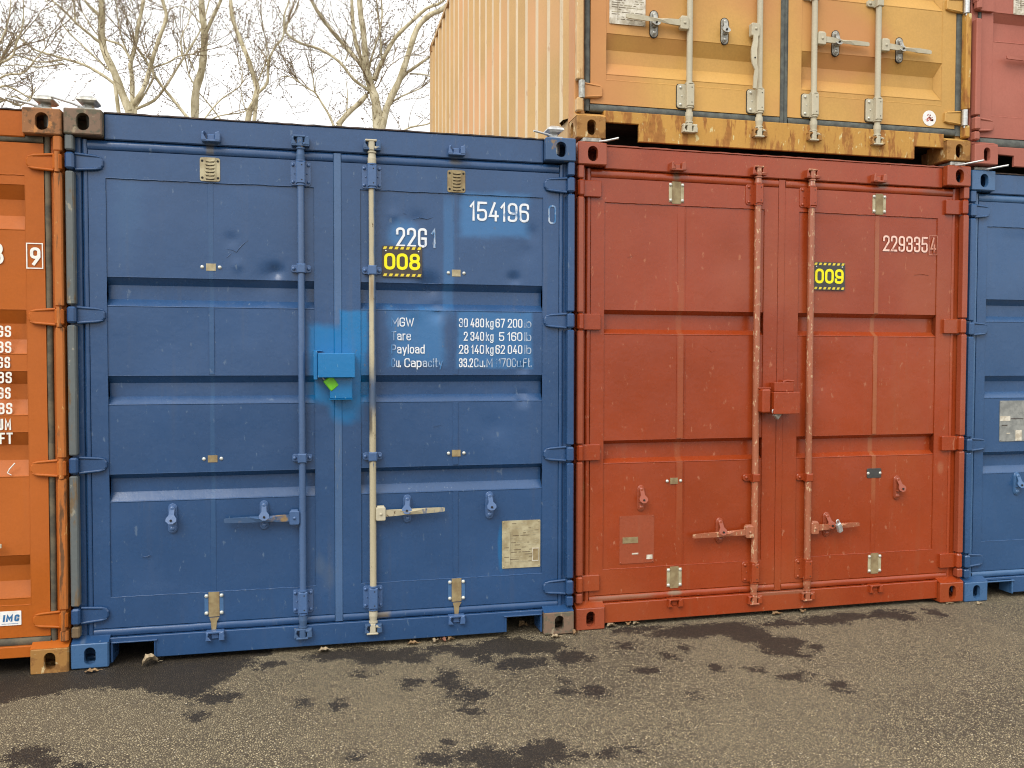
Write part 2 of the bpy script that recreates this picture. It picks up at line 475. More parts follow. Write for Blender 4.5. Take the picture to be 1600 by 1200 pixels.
red_spots = [
    (1.845, 1.42, 0.017, 0.98, (0.34, 0.13, 0.055, 0.55), 0.4, 'b'), (0.615, 1.25, 0.022, 0.95, (0.32, 0.10, 0.04, 0.35), 0.5, 'b'),
    (0.578, 2.445, 0.028, 0.040, (0.13, 0.10, 0.06, 0.7), 0.7, 'e'), (1.870, 2.462, 0.060, 0.028, (0.11, 0.09, 0.06, 0.75), 0.7, 'e'),
    (2.20, 2.440, 0.12, 0.030, (0.10, 0.045, 0.03, 0.5), 0.8, 'e'), (0.583, 0.155, 0.06, 0.02, (0.22, 0.17, 0.11, 0.8), 0.6, 'e'),
    (0.30, 0.150, 0.22, 0.015, (0.20, 0.13, 0.08, 0.5), 0.5, 'b'), (1.25, 0.120, 0.20, 0.012, (0.22, 0.14, 0.09, 0.4), 0.5, 'b'), (2.30, 0.80, 0.03, 0.05, (0.36, 0.14, 0.07, 0.5), 0.8, 'e'),
    (0.04, 0.75, 0.03, 0.10, (0.26, 0.13, 0.05, 0.7), 0.8, 'e'), (2.02, 1.05, 0.25, 0.7, (0.31, 0.065, 0.018, 0.35), 0.8, 'e'),
]
M = {}
M['blue'] = paint('blue_paint', BLUE, spots=blue_spots, streak=0.16, chips=0.05, chipcol=(0.07, 0.12, 0.21), chipscale=38)
M['blue2'] = paint('blue_paint_right', (0.026, 0.078, 0.185), streak=0.12, seed=4)
M['blue_worn'] = paint('blue_paint_worn', BLUE, rust=0.45, rustcol=(0.13, 0.105, 0.08), streak=0.3, rscale=9)
M['blue_bare'] = paint('bare_grey_steel', (0.115, 0.13, 0.13), rough=0.55, rust=0.55, rustcol=(0.15, 0.105, 0.06), rscale=12, chips=0.15, chipcol=(0.26, 0.25, 0.20), chipscale=26, rstretch=(1, 1, 0.3), streak=0.4, wav=0.3)
M['spray'] = paint('bright_blue_spray', BRIGHT, streak=0.0, var=0.06, chips=0.02, chipcol=(0.3, 0.45, 0.5))
M['red'] = paint('oxide_red_paint', RED, streak=0.22, grime=(0.25, 0.10, 0.045), patch=((0.32, 0.072, 0.022), 0.9, 0.45), seed=2, rust=0.03, spots=red_spots, chips=0.05, chipcol=(0.36, 0.11, 0.05), chipscale=34)
M['red_worn'] = paint('oxide_red_worn', (0.29, 0.062, 0.026), streak=0.25, rust=0.2, rustcol=(0.28, 0.13, 0.07), grime=(0.25, 0.12, 0.07), seed=3)
M['red_bar'] = paint('red_chipped_bar', (0.34, 0.11, 0.055), chips=0.27, chipcol=(0.52, 0.33, 0.19), chipscale=55, streak=0.3, wav=0.3, seed=5)
M['gold'] = paint('ochre_paint', GOLD, rough=0.5, streak=0.16, patch=((0.50, 0.215, 0.085), 0.8, 0.75), grime=(0.36, 0.17, 0.07), seed=1.3, rust=0.03, rustcol=(0.3, 0.12, 0.05))
M['gold_rust'] = paint('rusty_ochre', (0.47, 0.25, 0.055), rough=0.6, rust=0.60, rustcol=(0.30, 0.13, 0.035), rscale=9, rstretch=(2.2, 1, 0.5), streak=0.55, grime=(0.16, 0.075, 0.03), wav=0.5, chips=0.14, chipcol=(0.6, 0.5, 0.25), chipscale=30)
M['gold_post'] = paint('scratched_ochre_post', (0.55, 0.36, 0.17), rough=0.6, rust=0.42, rustcol=(0.32, 0.17, 0.07), rscale=8, rstretch=(4, 4, 0.45), chips=0.3, chipcol=(0.62, 0.50, 0.30), chipscale=22, streak=0.4, wav=0.4)
M['gold_side'] = paint('ochre_side_panel', (0.50, 0.315, 0.125), rough=0.5, streak=0.22, patch=((0.64, 0.34, 0.17), 0.55, 0.6), grime=(0.45, 0.28, 0.12), seed=6, rust=0.03, rustcol=(0.32, 0.14, 0.07), wav=0.4)
M['side_lit'] = paint('lit_ochre_rib', (0.66, 0.52, 0.32), rough=0.5, streak=0.2, chips=0.16, chipcol=(0.55, 0.36, 0.20), chipscale=14, rust=0.05, rustcol=(0.32, 0.14, 0.07), wav=0.3, grime=(0.4, 0.25, 0.12))  # paler ochre paints in the light lines along the outer ribs
M['cream'] = paint('cream_painted_steel', (0.46, 0.42, 0.31), rough=0.55, streak=0.25, rust=0.10, rustcol=(0.22, 0.13, 0.06), rscale=30, wav=0.2, grime=(0.2, 0.17, 0.12))
M['galv'] = plain('galvanised_steel', (0.42, 0.42, 0.38), 0.45, 0.55, 0.2, 50, (0.25, 0.24, 0.21))
M['bright_galv'] = plain('bright_zinc', (0.62, 0.63, 0.62), 0.35, 0.5, 0.15, 40)
M['cream_bar'] = paint('cream_bar_with_blue_left', (0.42, 0.37, 0.25), spots=((1.412, 1.85, 0.018, 0.75, (0.03, 0.09, 0.20, 0.9), 0.5, 'b'), (1.400, 1.27, 0.060, 0.17, (0.025, 0.075, 0.17, 0.85), 0.7, 'b'), (1.380, 1.14, 0.014, 0.10, (0.06, 0.05, 0.04, 0.8), 0.6, 'b'), (1.388, 1.80, 0.012, 0.10, (0.25, 0.17, 0.09, 0.8), 0.9, 'b')), rough=0.5, rust=0.34, rustcol=(0.05, 0.09, 0.19), rscale=9, rstretch=(3, 3, 0.5), chips=0.04, chipcol=(0.10, 0.06, 0.03), chipscale=45, wav=0.2, streak=0.35)
M['orange'] = paint('orange_brown_paint', ORANGE, rough=0.5, spec=0.22, streak=0.14, grime=(0.28, 0.10, 0.04), seed=8, rust=0.02, patch=((0.42, 0.12, 0.03), 0.7, 0.4))
M['orange_rust'] = paint('rusted_orange_post', (0.40, 0.125, 0.025), rough=0.55, rust=0.50, rustcol=(0.13, 0.06, 0.025), rscale=10, rstretch=(3, 3, 0.4), chips=0.1, chipcol=(0.5, 0.26, 0.09), chipscale=40, streak=0.5, grime=(0.12, 0.06, 0.03))
M['casting_rust'] = paint('rusty_brown_casting', (0.28, 0.12, 0.045), rough=0.6, rust=0.58, rustcol=(0.13, 0.075, 0.040), rscale=20, chips=0.30, chipcol=(0.45, 0.20, 0.07), chipscale=28, streak=0.3, wav=0.3)
M['casting_brown'] = paint('worn_brown_grey_casting', (0.19, 0.125, 0.085), rough=0.6, rust=0.58, rustcol=(0.11, 0.10, 0.07), rscale=22, chips=0.28, chipcol=(0.30, 0.24, 0.16), chipscale=36, streak=0.3, wav=0.3)
M['casting_ochre'] = paint('ochre_brown_casting', (0.33, 0.165, 0.045), rough=0.6, rust=0.58, rustcol=(0.21, 0.10, 0.03), rscale=18, chips=0.22, chipcol=(0.55, 0.42, 0.22), chipscale=30, streak=0.4, wav=0.3)
M['blue_cast'] = paint('blue_casting_part_rusted', (0.05, 0.10, 0.20), rough=0.5, rust=0.42, rustcol=(0.24, 0.16, 0.08), rscale=7, chips=0.1, chipcol=(0.26, 0.22, 0.15), chipscale=30, streak=0.4, wav=0.3, seed=9)
M['blue_pale'] = paint('pale_blue_casting', (0.050, 0.125, 0.26), streak=0.25, rust=0.03, wav=0.4)
M['maroon'] = paint('faded_maroon_paint', MAROON, rough=0.5, streak=0.2, grime=(0.26, 0.10, 0.07), seed=11, patch=((0.40, 0.155, 0.11), 0.8, 0.5))
M['rubber'] = plain('weathered_grey_rubber', (0.105, 0.115, 0.10), 0.75, 0, 0.25, 22, (0.06, 0.065, 0.06))
M['rubber_rust'] = plain('brown_stained_rubber', (0.13, 0.105, 0.065), 0.8, 0, 0.3, 14, (0.06, 0.055, 0.04))
M['dark'] = plain('dark_inside', (0.02, 0.018, 0.016), 0.9)
M['lipdark'] = plain('rusty_roof_edge', (0.07, 0.045, 0.035), 0.8, 0, 0.3, 30, (0.02, 0.015, 0.015))
M['oldplate'] = plain('tarnished_plate', (0.46, 0.41, 0.26), 0.5, 0.1, 0.25, 16, (0.30, 0.245, 0.14))
M['greyplate'] = plain('grey_aluminium_plate', (0.33, 0.34, 0.32), 0.45, 0.3, 0.2, 26, (0.22, 0.23, 0.22))
M['whiteplate'] = plain('scuffed_white_plate', (0.66, 0.62, 0.52), 0.5, 0.0, 0.2, 34, (0.42, 0.37, 0.28))
M['primer'] = plain('yellow_brown_primer', (0.30, 0.235, 0.12), 0.65, 0, 0.25, 18, (0.20, 0.14, 0.065))
M['rivet'] = plain('zinc_bolt', (0.66, 0.67, 0.60), 0.35, 0.35, 0.1, 60)
M['signblack'] = plain('brown_black_sign', (0.055, 0.045, 0.04), 0.5, 0, 0.1, 40)
M['signblack2'] = plain('charcoal_sign', (0.05, 0.052, 0.05), 0.5, 0, 0.1, 40)
M['yellow'] = plain('sign_yellow', (0.86, 0.78, 0.0), 0.5, 0, 0.04, 40)
M['yellowbar'] = plain('sign_stripe_yellow', (0.75, 0.60, 0.05), 0.5, 0, 0.08, 40)
M['white'] = plain('white_sticker', (0.8, 0.79, 0.76), 0.5, 0, 0.05, 40)
M['whiteletter'] = plain('white_lettering', (0.82, 0.81, 0.74), 0.5, 0, 0.06, 40)
M['stickerblue'] = plain('sticker_blue', (0.03, 0.14, 0.32), 0.5, 0, 0.05, 40)
M['stickerred'] = plain('faded_red_print', (0.55, 0.16, 0.12), 0.5, 0, 0.2, 40)
M['green'] = plain('lime_green_plastic', (0.17, 0.60, 0.02), 0.35, 0, 0.06, 40)
M['letter_blue'] = lettermat('white_letters_worn', (0.72, 0.75, 0.78), TOUCH[:3], 0.28)
M['letter_mid'] = lettermat('letters_half_worn', (0.60, 0.66, 0.72), TOUCH[:3], 0.34)
M['letter_faint'] = lettermat('white_letters_nearly_gone', (0.42, 0.50, 0.60), TOUCH[:3], 0.52)
M['letter_red'] = lettermat('pink_worn_letters', (0.80, 0.55, 0.46), RED, 0.30)
M['letter_red2'] = lettermat('pink_letters_nearly_gone', (0.55, 0.26, 0.18), RED, 0.42)
M['letter_thin'] = plain('plate_print', (0.16, 0.12, 0.07), 0.6, 0, 0.2, 60)
M['letter_pale'] = plain('plate_print_pale', (0.42, 0.37, 0.24), 0.6, 0, 0.2, 60)

# ------------------------------------------------------------------ corner castings (hollow, with oval apertures)
def bool_cut(base, cutters):
    o = bpy.data.objects.new('tmp', base); COL.objects.link(o)
    tmp = [o]
    for c in cutters:
        co = bpy.data.objects.new('tmp', c); COL.objects.link(co); tmp.append(co)
        md = o.modifiers.new('b', 'BOOLEAN'); md.operation = 'DIFFERENCE'; md.object = co; md.solver = 'EXACT'
    dg = bpy.context.evaluated_depsgraph_get(); dg.update()
    me = bpy.data.meshes.new_from_object(o.evaluated_get(dg))
    for t in tmp: bpy.data.objects.remove(t)
    return me
CASTS = {}
def casting_mesh(side, top, hw, hh):
    key = (side, top, hw, hh)
    if key in CASTS: return CASTS[key]
    b = MB(); b.cbox(0, 0.162, 0, 0.178, 0, 0.118, 0.005)
    base = b.mesh('corner_casting', M['dark'])
    c1 = MB(); c1.prism(stadium(0.082, 0.058, hw, hh), -0.05, 0.035); cut = [c1.mesh('c', M['dark'])]
    c2 = MB(); c2.box(0.024, 0.138, 0.026, 0.150, 0.022, 0.098); cut.append(c2.mesh('c', M['dark']))
    c3 = MB()                                        # aperture in the outer side
    pr = stadium(0.089, 0.060, 0.05, 0.076)
    xs = (-0.05, 0.04) if side == 'L' else (0.122, 0.21)
    n = len(pr); vs = [(xs[0], p[0], p[1]) for p in pr] + [(xs[1], p[0], p[1]) for p in pr]
    fs = [list(range(n))[::-1], [n + i for i in range(n)]] + [[i, (i + 1) % n, n + (i + 1) % n, n + i] for i in range(n)]
    c3.add(vs, fs); cut.append(c3.mesh('c', M['dark']))
    c4_ = MB()
    zz = (0.08, 0.2) if top else (-0.1, 0.04)
    c4_.cyl((0.081, 0.089, zz[0]), (0.081, 0.089, zz[1]), 0.033, seg=20); cut.append(c4_.mesh('c', M['dark']))
    me = bool_cut(base, cut)
    CASTS[key] = me
    return me

def casting(parent, pos, side, top, mat, hw=0.050, hh=0.082, rear=False, sc=1.0):
    me = casting_mesh(side, top, hw, hh).copy(); me.name = 'corner_casting'
    me.materials.clear(); me.materials.append(mat)
    o = link('corner_casting', me, parent)
    if rear: o.rotation_euler = (0, 0, math.pi); o.location = (pos[0] + 0.162, pos[1], pos[2])
    else: o.location = pos
    return o

W, L, H = 2.438, 6.058, 2.591
def corrugated(x, out, y0, y1, z0, z1, phase=0.0, depth=0.036, pitch=0.278):
    """vertical-rib sheet in the plane x; out = -1 for the left wall, +1 for the right"""
    mb = MB(); prof = []
    y = y0 - phase
    seg = [(0, 0), (0.07, 0), (0.139, 1), (0.209, 1)]
    ys = []
    k = 0
    while y < y1 + pitch:
        for dy, d in seg: ys.append((y + dy, d))
        y += pitch
    pts = [(max(y0, min(y1, a)), d) for a, d in ys if y0 - 0.07 < a < y1 + 0.07]
    vs = []
    for (yy, d) in pts:
        for zz in (z0, z1): vs.append((x - out * depth * d, yy, zz))
    fs = []
    for i in range(len(pts) - 1):
        q = [2 * i, 2 * i + 2, 2 * i + 3, 2 * i + 1]
        fs.append(q if out > 0 else q[::-1])
    mb.add(vs, fs)
    mb.m = [1 if pts[i][1] + pts[i + 1][1] == 0 else 0 for i in range(len(pts) - 1)]      # slot for outer rib faces, where bright light is put in as paler colour
    return mb

# ------------------------------------------------------------------ door furniture, all in the container's own frame
DY = 0.050            # front face of the door frames
DB = 0.057            # seat of the furniture on the pressed panel
BARY = 0.026          # axis of the locking bars
def hinge(door, side, z, style, mat, pin):
    mb = MB(); sx = (lambda x: x) if side == 'L' else (lambda x: W - x)
    def P(pts): return [(sx(x), z + dz) for x, dz in pts]
    if style == 'tab':                               # pressed, rounded tongue
        mb.prism(P([(0.036, .036), (0.060, .034), (0.128, .029), (0.150, .024), (0.158, .012), (0.158, -.012), (0.150, -.024), (0.128, -.029), (0.060, -.034), (0.036, -.036)]), 0.033, DY, 0, 0.005)
        for sg in (1, -1):
            mb.tube([(sx(0.040), 0.030, z + sg * .036), (sx(0.062), 0.033, z + sg * .034), (sx(0.125), 0.036, z + sg * .029), (sx(0.150), 0.038, z + sg * .0235)], [.0065, .007, .007, .004], 6)
        mb.cbox(min(sx(.002), sx(.040)), max(sx(.002), sx(.040)), 0.001, 0.045, z - 0.038, z + 0.038, 0.008)
        if pin is not mat: mb.cyl((sx(.021), 0.010, z - 0.046), (sx(.021), 0.010, z + 0.046), 0.012, seg=10, m=1)
    elif style == 'flat':
        mb.prism(rrect(min(sx(.040), sx(.142)), max(sx(.040), sx(.142)), z - 0.043, z + 0.043, 0.005), 0.030, DY, 0, 0.003)
        mb.cbox(min(sx(.004), sx(.042)), max(sx(.004), sx(.042)), 0.004, 0.046, z - 0.045, z + 0.045, 0.010)
    else:                                            # bare pin and a plain tapered blade
        mb.prism(P([(0.045, .042), (0.125, .036), (0.152, .026), (0.154, -.026), (0.125, -.036), (0.045, -.042)]), 0.034, DY, 0, 0.003)
        for sg in (1, -1): mb.tube([(sx(0.05), 0.033, z + sg * .036), (sx(0.10), 0.034, z + sg * .030), (sx(0.14), 0.036, z + sg * .026)], .004, 6)
        mb.cyl((sx(.032), 0.018, z - 0.048), (sx(.032), 0.018, z + 0.044), 0.017, seg=14, m=1)
        mb.cyl((sx(.032), 0.018, z - 0.062), (sx(.032), 0.018, z - 0.049), 0.009, seg=10, m=1)
    mb.build('hinge', [mat, pin], door)

def keeper(parent, x, z, mat, up=True):
    """cam keeper welded to header or sill: back plate with two curled lugs"""
    s = 1 if up else -1
    mb = MB()
    mb.cbox(x - 0.042, x + 0.042, 0.006, 0.046, z - s * 0.020 - 0.005, z - s * 0.020 + 0.005, 0.002)
    for sg in (-1, 1):
        a = x + sg * 0.030
        mb.prism([(a - 0.013, z - 0.020), (a + 0.013, z - 0.020), (a + sg * 0.008 + 0.006, z + 0.004 * s + 0.004), (a + sg * 0.002 + 0.006, z + 0.024), (a - 0.010, z + 0.018)], 0.004, 0.046, 0, 0.003)
    mb.cbox(x - 0.018, x + 0.018, 0.022, 0.046, z - 0.016, z + 0.012, 0.004)
    mb.build('cam_keeper', mat, parent)

def cam(mb, x, z, s):
    """bar end: collar, neck and the forked cam"""
    mb.cyl((x, BARY, z - s * 0.085), (x, BARY, z - s * 0.062), 0.021, 0.0215, 14)
    mb.cyl((x, BARY, z - s * 0.062), (x, BARY, z - s * 0.034), 0.0215, 0.017, 14)
    mb.cyl((x, BARY, z - s * 0.034), (x, BARY, z - s * 0.026), 0.022, seg=14)
    mb.cbox(x - 0.017, x + 0.013, 0.004, 0.036, min(z - s * 0.026, z + s * 0.026), max(z - s * 0.026, z + s * 0.026), 0.006)
    mb.cbox(x - 0.034, x + 0.024, 0.002, 0.034, min(z + s * 0.020, z + s * 0.030), max(z + s * 0.020, z + s * 0.030), 0.003)
    mb.cyl((x + 0.012, 0.010, z - s * 0.012), (x + 0.036, 0.010, z - s * 0.004), 0.008, 0.006, 8)

def locking_bar(door, x, z0, z1, mat, tip, r=0.0165):
    mb = MB()
    mb.cyl((x, BARY, z0 + 0.08), (x, BARY, z1 - 0.08), r, seg=20)
    mb.build('locking_bar', mat, door)
    t = MB(); cam(t, x, z1, 1); t.build('locking_cam', tip, door)
    t = MB(); cam(t, x, z0, -1); t.build('locking_cam', tip, door)

def big_bracket(door, x, z, style, mat, boltm=None, h=0.115):
    mb = MB(); hz = h / 2
    if style == 'both':
        mb.prism(rrect(x - 0.048, x + 0.048, z - hz, z + hz, 0.010), 0.044, DB, 0, 0.001)
        xs, bx = (-0.037, 0.037), 0.022
    else:
        mb.prism(rrect(x - 0.064, x + 0.036, z - hz, z + hz, 0.014), 0.038 if style == 'plate' else 0.044, DB, 0, 0.002)
        xs, bx = (-0.047,), 0.022
    if style == 'plate': mb.prism(rrect(x - 0.0675, x + 0.0395, z - hz - .0035, z + hz + .0035, 0.016), 0.0470, DB - .001, 2, 0.0)
    mb.prism([(x - bx, z - hz + .004), (x + bx, z - hz + .004), (x + bx, z + hz - .004), (x - bx, z + hz - .004)], 0.003, 0.046, 0, 0.005)
    mb.cyl((x, BARY, z - hz - 0.004), (x, BARY, z - hz + 0.003), 0.024, seg=14)
    mb.cyl((x, BARY, z + hz - 0.003), (x, BARY, z + hz + 0.004), 0.024, seg=14)
    yb = 0.038 if style == 'plate' else 0.044
    for q in xs:
        for w_ in (-0.72, 0.72): mb.dome(x + q, yb, z + hz * w_, 0.0085, 0.008, 1)
        mb.dome(x + q * 0.8, yb, z, 0.004, 0.004, 1, 6)
    for w_ in (-0.62, 0.62):
        mb.cyl((x + 0.006, 0.0028, z + hz * w_), (x + 0.006, 0.004, z + hz * w_), 0.0035, seg=8, m=2)
    mb.build('bar_bracket', [mat, boltm or mat, M['dark']], door)

def small_bracket(door, x, z, style, mat, h=0.046):
    mb = MB(); hz = h / 2
    l, r = (-0.048, 0.048) if style == 'both' else (-0.064, 0.036)
    mb.prism(rrect(x + l, x + r, z - hz * .8, z + hz * .8, 0.012), 0.040, DB, 0, 0.002)
    mb.prism([(x - .021, z - hz), (x + .021, z - hz), (x + .021, z + hz), (x - .021, z + hz)], 0.004, 0.044, 0, 0.005)
    for q in ((-0.036, 0.036) if style == 'both' else (-0.046,)): mb.dome(x + q, 0.040, z, 0.0095, 0.008)
    mb.build('bar_bracket', mat, door)

def retainer(door, x, z, mat, tilt=0.0, open_=False):
    """handle retainer: oblong back plate, two bolts, a hanging hasp"""
    mb = MB()
    mb.prism(stadium(x, z, 0.042, 0.142), 0.045, DB, 0, 0.002)
    mb.prism(stadium(x, z, 0.033, 0.130), 0.040, 0.045, 0, 0.001)
    if mat is M['galv']: mb.prism(stadium(x, z, 0.049, 0.149), 0.0475, DB - .001, 1, 0.0)
    mb.dome(x, 0.042, z + 0.048, 0.014, 0.012); mb.cyl((x, 0.030, z + 0.048), (x, 0.042, z + 0.048), 0.007, seg=6)
    mb.dome(x, 0.042, z - 0.048, 0.013, 0.009)
    # hasp
    a = tilt
    def q(u, w): return (x + u * math.cos(a) - w * math.sin(a), z + 0.048 + u * math.sin(a) + w * math.cos(a))
    out = [q(-.011, .004), q(-.012, -.028), q(-.024, -.044), q(-.024, -.056), q(-.009, -.068), q(.009, -.068), q(.024, -.056), q(.024, -.044), q(.012, -.028), q(.011, .004)]
    vs = []
    n = len(out)
    for yy in (0.0, 0.006):
        for (px, pz) in out:
            d = (z + 0.048) - pz
            vs.append((px, 0.034 - min(max(d, 0), 0.07) * 0.45 + yy, pz))
    fs = [list(range(n)), [n + i for i in range(n)][::-1]] + [[(i + 1) % n, i, n + i, n + (i + 1) % n] for i in range(n)]
    mb.add(vs, fs)
    mb.cyl((q(0, -.052)[0], 0.0035, q(0, -.052)[1]), (q(0, -.052)[0], 0.0095, q(0, -.052)[1]), 0.0055, seg=8, m=1)
    mb.cbox(x - .012, x + .012, 0.022, 0.042, z - 0.022, z - 0.014, 0.002)
    mb.build('handle_retainer', [mat, M['dark']], door)

def handle(door, x, z, d, length, drop, mat, hubmat, tipmat=None):
    """x = bar axis, d = -1 / +1 direction, drop = end height minus hub height"""
    mb = MB()
    h0, h1 = x + d * 0.014, x + d * 0.062
    mb.prism(rrect(min(h0, h1), max(h0, h1), z - 0.034, z + 0.034, 0.008), 0.004, 0.034, 1, 0.003)
    mb.cbox(min(h0, h1) + .006, max(h0, h1) - .006, 0.008, 0.034, z + 0.026, z + 0.040, 0.003, 1)
    mb.dome((h0 + h1) / 2, 0.004, z, 0.008, 0.006, 1)
    st = [(0.050, .016, .013, 0), (0.085, .016, .013, 0), (0.125, .014, .016, .25), (0.170, .008, .022, .9), (0.215, .010, .020, .7), (0.255, .013, .012, .2), (length - .01, .011, .009, 0), (length, .008, .006, 0)]
    vs = []; rows = []
    for (u, hh, tt, tw) in st:
        zc = z + drop * (u / length); y = 0.018
        a = tw * 0.7
        row = []
        for (p, w_) in ((-1, -1), (1, -1), (1, 1), (-1, 1)):
            yy = p * tt * 0.5; zz = w_ * hh
            row.append((x + d * u, y + yy * math.cos(a) - zz * math.sin(a) * .6, zc + yy * math.sin(a) + zz * math.cos(a)))
        rows.append(row); vs += row
    fs = [[0, 1, 2, 3], [len(vs) - 4 + i for i in (3, 2, 1, 0)]]; 
    for i in range(len(rows) - 1):
        for k in range(4):
            k2 = (k + 1) % 4; q = [4 * i + k, 4 * (i + 1) + k, 4 * (i + 1) + k2, 4 * i + k2]
            fs.append(q if d > 0 else q[::-1])
    mb.add(vs, fs)
    mb.build('handle', [mat, hubmat], door)

def hanging_handle(door, x, z, mat):
    """a bent handle that hangs down beside its bar"""
    mb = MB()
    mb.prism(rrect(x - 0.062, x - 0.012, z - 0.036, z + 0.036, 0.008), 0.002, 0.034, 0, 0.003)
    mb.dome(x - 0.036, 0.002, z + 0.004, 0.008, 0.006)
    pts = [(x - .040, -.002, z - .03), (x - .044, -.006, z - .07), (x - .056, -.012, z - .12), (x - .058, -.018, z - .17), (x - .055, -.018, z - .20), (x - .042, -.016, z - .23), (x - .046, -.014, z - .27), (x - .050, -.012, z - .33)]
    ws = [.013, .014, .017, .017, .014, .010, .011, .009]
    vs = []
    for (p, w_) in zip(pts, ws):
        for (a, b) in ((-1, -1), (1, -1), (1, 1), (-1, 1)): vs.append((p[0] + a * w_, p[1] + b * .005, p[2]))
    fs = [[0, 1, 2, 3], [len(vs) - 1 - i for i in range(4)]]
    for i in range(len(pts) - 1):
        for k in range(4):
            k2 = (k + 1) % 4; fs.append([4 * i + k2, 4 * i + k, 4 * i + 4 + k, 4 * i + 4 + k2])
    mb.add(vs, fs)
    mb.cyl((x - .054, -.0245, z - .165), (x - .054, -.020, z - .165), .005, seg=8, m=1)
    mb.build('handle', [mat, M['dark']], door, 'bent handle hanging straight down beside its bar')

def old_mount(door, x, z, kind, mats):
    """seat of a removed locking bar: plate, rivets"""
    mb = MB()
    if kind == 'louvre':
        mb.prism(rrect(x - .046, x + .046, z - .056, z + .056, .010), 0.046, DY + .004, 0, 0.001)
        mb.box(x - .024, x + .026, 0.042, 0.046, z - .056, z + .056, 0)
        for i in range(6):
            zz = z - .044 + i * .0165
            mb.prism([(x - .020, zz), (x, zz - .004), (x + .022, zz), (x + .022, zz + .006), (x, zz + .003), (x - .020, zz + .006)], 0.038, 0.042, 0, 0.001)
            mb.box(x - .018, x + .020, 0.0415, 0.0419, zz - .006, zz - .003, 1)
        for sx in (-.035, .036):
            for sz in (-.040, .040): mb.cyl((x + sx, 0.0452, z + sz), (x + sx, 0.047, z + sz), .006, seg=8, m=1)
        mb.build('mounting_plate', [mats[0], M['dark']], door)
    elif kind == 'riveted':
        mb.box(x - .024, x + .026, 0.0470, DY, z - .060, z + .060, 0)
        for sx in (-.034, .036):
            mb.box(x + sx - .009, x + sx + .009, 0.0475, DY + .002, z - .052, z + .052, 1)
            for sz in (-.042, .042): mb.dome(x + sx, 0.0475, z + sz, .0095, .008, 2)
        mb.build('mounting_plate', [mats[0], mats[1], M['rivet']], door)
    else:
        mb.box(x - .022, x + .022, 0.0512, DY + .006, z - .017, z + .017, 0)
        for sx in (-.040, .040): mb.dome(x + sx, DY + .004, z, .0092, .008, 1)
        if kind == 'clip': mb.prism(rrect(x - .048, x + .048, z - .028, z + .028, .008), 0.0515, DY + .006, 2, 0.001)
        mb.build('mounting_plate', [mats[0], M['rivet'], mats[1]], door)

def number_plate(door, x0, x1, z0, z1, s, blk):
    mb = MB(); y = DY + 0.0005
    mb.prism(rrect(x0, x1, z0, z1, .004), y - .0035, y, 0)
    n = 7; st = (x1 - x0) / n
    for i in range(n):
        for (za, zb) in ((z0 + .004, z0 + .017), (z1 - .017, z1 - .004)):
            a = x0 + i * st + st * .12
            mb.add([(a, y - .0045, za), (a + st * .55, y - .0045, za), (a + st * .75, y - .0045, zb), (a + st * .2, y - .0045, zb)], [(0, 1, 2, 3)], 1)
    cw = (x1 - x0 - .012) / 3
    for i, ch in enumerate(s):
        hh = (z1 - z0) * 0.53
        glyph(mb, ch, x0 + .006 + i * cw + .003, z0 + (z1 - z0) * .235, cw - .007, hh, cw * 0.232, y - .0050, 2)
    for a in (x0 + .018, x1 - .018): mb.dome(a, y - .0035, z1 - .026, .0045, .003, 3, 8)
    return mb.build('number_plate', [blk, M['yellowbar'], M['yellow'], M['rivet']], door, 'black plate with yellow number ' + s + ' and yellow hazard dashes')

def data_plate(door, x0, x1, z0, z1, mat, extras=(), y=None, rows=True):
    mb = MB(); y = 0.0545 if y is None else y
    mb.prism(rrect(x0, x1, z0, z1, .004), y - .003, y + .002, 0)
    rnd = random.Random(int(x0 * 1000))
    if rows:
        z = z1 - .018
        while z > z0 + .02:
            x = x0 + .012
            while x < x1 - .03:
                l = rnd.uniform(.008, .05)
                if rnd.random() < .62:
                    mb.box(x, min(x + l, x1 - .01), y - .0036, y - .0032, z, z + .0035, 1 if rnd.random() < .5 else 2)
                x += l + .008
            z -= .0125
        for sx in (x0 + .045, x0 + .052): mb.box(sx, sx + .0012, y - .0038, y - .0032, z0 + .02, z1 - .06, 1)
    for (a, b, c, d, k) in extras: mb.box(a, b, y - .0046 - k * .0006, y - .0030, c, d, 3 + k)
    for a in (x0 + .008, x1 - .008):
        for b in (z0 + .008, z1 - .008): mb.dome(a, y - .003, b, .004, .003, 0, 6)
    return mb.build('data_plate', [mat, M['letter_thin'], M['letter_pale'], M['whiteplate'], M['primer'], M['lipdark']], door)
